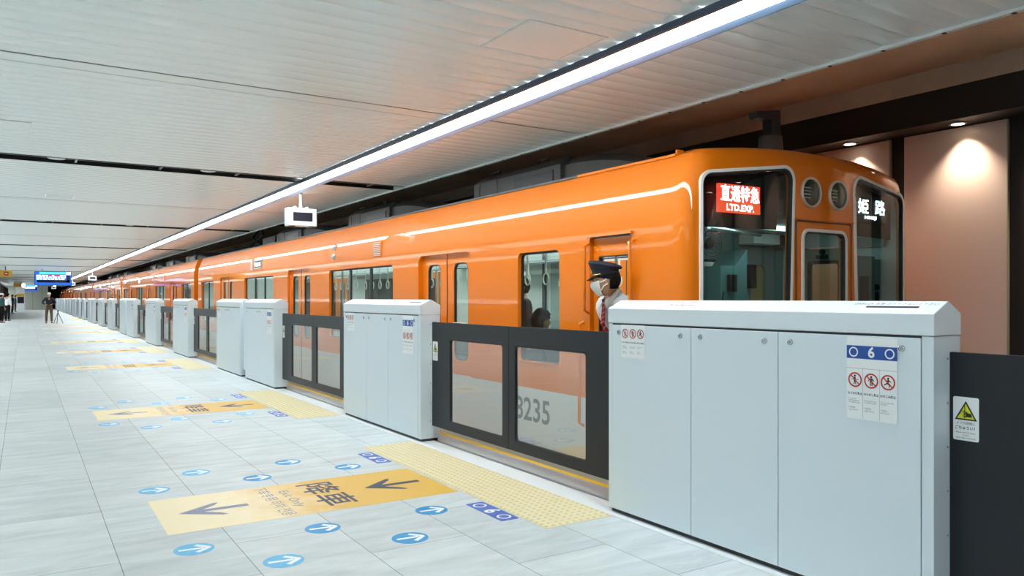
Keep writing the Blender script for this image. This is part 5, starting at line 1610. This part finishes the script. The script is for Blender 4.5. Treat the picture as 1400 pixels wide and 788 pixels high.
def departure_board(x, y, w_, z0, z1, label):
    t = thing('departure_screen', label, 'display', (x, y, z0), group='lit departure screens')
    mb = MB(); mb.box(x-w_/2, x+w_/2, y, y+0.14, z0, z1); c = mb.build('case', M['lcd_blue'] if False else mat('screen_case', srgb(40, 60, 110), 0.4), t, smooth=False)
    H = z1-z0; h2 = w_/2
    d = Dec((x, y, (z0+z1)/2), (1, 0, 0), (0, 0, 1), (0, -1, 0))
    d.poly([(-h2*0.97, -H*0.48), (h2*0.97, -H*0.48), (h2*0.97, H*0.48), (-h2*0.97, H*0.48)], 0.003, 0)
    d.poly([(-h2*0.75, H*0.30), (h2*0.7, H*0.30), (h2*0.7, H*0.46), (-h2*0.75, H*0.46)], 0.005, 1)
    d.poly([(h2*0.70, H*0.26), (h2*0.95, H*0.26), (h2*0.95, H*0.46), (h2*0.70, H*0.46)], 0.006, 2)
    d.poly([(-h2*0.88, -H*0.30), (h2*0.90, -H*0.30), (h2*0.90, -H*0.12), (-h2*0.88, -H*0.12)], 0.005, 4)
    d.poly([(h2*0.72, -H*0.30), (h2*0.90, -H*0.30), (h2*0.90, H*0.24), (h2*0.72, H*0.24)], 0.005, 4)
    for r in range(3):
        yb = -H*0.09+H*0.12*r
        x0 = -h2*0.9
        while x0 < h2*0.62:
            l_ = random.uniform(0.10, 0.26)*w_*0.5
            d.poly([(x0, yb), (min(x0+l_, h2*0.68), yb), (min(x0+l_, h2*0.68), yb+H*0.095), (x0, yb+H*0.095)], 0.006, 3 if (r == 2 and random.random() < 0.3) else 2)
            x0 += l_+0.02*w_
    d.build('screen', [M['lcd_blue'], M['lcd_cyan'], M['lcd_white'], M['lcd_red'], M['lcd_dark']], t, smooth=False, recalc=False)
    for q in (-0.3, 0.3):
        mb = MB(); mb.tube([(x+q*w_, y+0.07, z1), (x+q*w_, y+0.07, ZC)], 0.02, 8); mb.build('hanger', M['plastic_white'], t)
departure_board(1.28, 45.4, 1.62, 2.05, 2.76, 'large lit blue departure screen hanging over the platform')
departure_board(0.60, 100.0, 1.45, 2.16, 2.84, 'smaller lit departure screen farther away, before the far wall')
def sign(x, y, w_, z0, z1, m, label, red=None, name='hanging_sign', cat='sign'):
    t = thing(name, label, cat, (x, y, z0))
    mb = MB(); mb.box(x-w_/2, x+w_/2, y, y+0.10, z0, z1); mb.build('panel', m, t, smooth=False, bevel=0.005)
    if red is not None:
        mb = MB(); mb.box(x+red-0.09, x+red+0.09, y-0.006, y+0.001, (z0+z1)/2-0.09, (z0+z1)/2+0.09); mb.build('red_square', M['red'], t, smooth=False)
        mb = MB(); mb.box(x+red-0.05, x+red+0.05, y-0.009, y-0.006, (z0+z1)/2-0.02, (z0+z1)/2+0.02); mb.build('mark', M['white_film'], t, smooth=False)
    for q in (-0.35, 0.35):
        mb = MB(); mb.tube([(x+q*w_, y+0.05, z1), (x+q*w_, y+0.05, ZC)], 0.018, 8); mb.build('hanger', M['black'], t)
sign(-1.30, 43.0, 1.7, 2.40, 2.71, M['sign_yellow'], 'yellow hanging sign with a red square at upper left edge of the platform', 0.62)
sign(-0.45, 83.0, 0.62, 2.42, 2.76, M['sign_yellow'], 'small yellow hanging sign farther away at the left', None)
sign(1.65, 72.0, 0.85, 2.52, 2.70, M['sign_glow'], 'white lit hanging sign below the large departure screen', None)
t = thing('globe_lamp', 'white glowing lamp hanging beside the smaller departure screen', 'lamp', (0.0, 92.0, 2.5))
mb = MB(); mb.ball((0.0, 92.0, 2.68), (0.17, 0.17, 0.22), 16, 10); mb.build('globe', M['sign_glow'], t)
mb = MB(); mb.tube([(0.0, 92.0, 2.88), (0.0, 92.0, ZC)], 0.05, 8); mb.build('stem', M['plastic_white'], t)
# booth at the end of the platform
t = thing('booth', 'white booth with dark window and yellow sign at the platform end', 'booth', (-0.27, 96, 0))
mb = MB(); mb.ring([(-0.66, 0), (0.11, 0), (0.11, 2.6), (-0.66, 2.6)], [(-0.53, 0.87), (0.06, 0.87), (0.06, 1.56), (-0.53, 1.56)], 'y', 94.5, 94.6); mb.box(-0.66, 0.11, 94.6, 97, 0, 2.6); mb.build('cabin', M['plastic_white'], t, smooth=False)
mb = MB(); mb.box(-0.53, 0.06, 94.56, 94.59, 0.87, 1.56); mb.build('window', M['lcd_dark'], t, smooth=False)
mb = MB(); mb.box(-0.64, 0.08, 94.46, 94.5, 1.60, 1.86); mb.build('sign_panel', M['sign_yellow'], t, smooth=False)
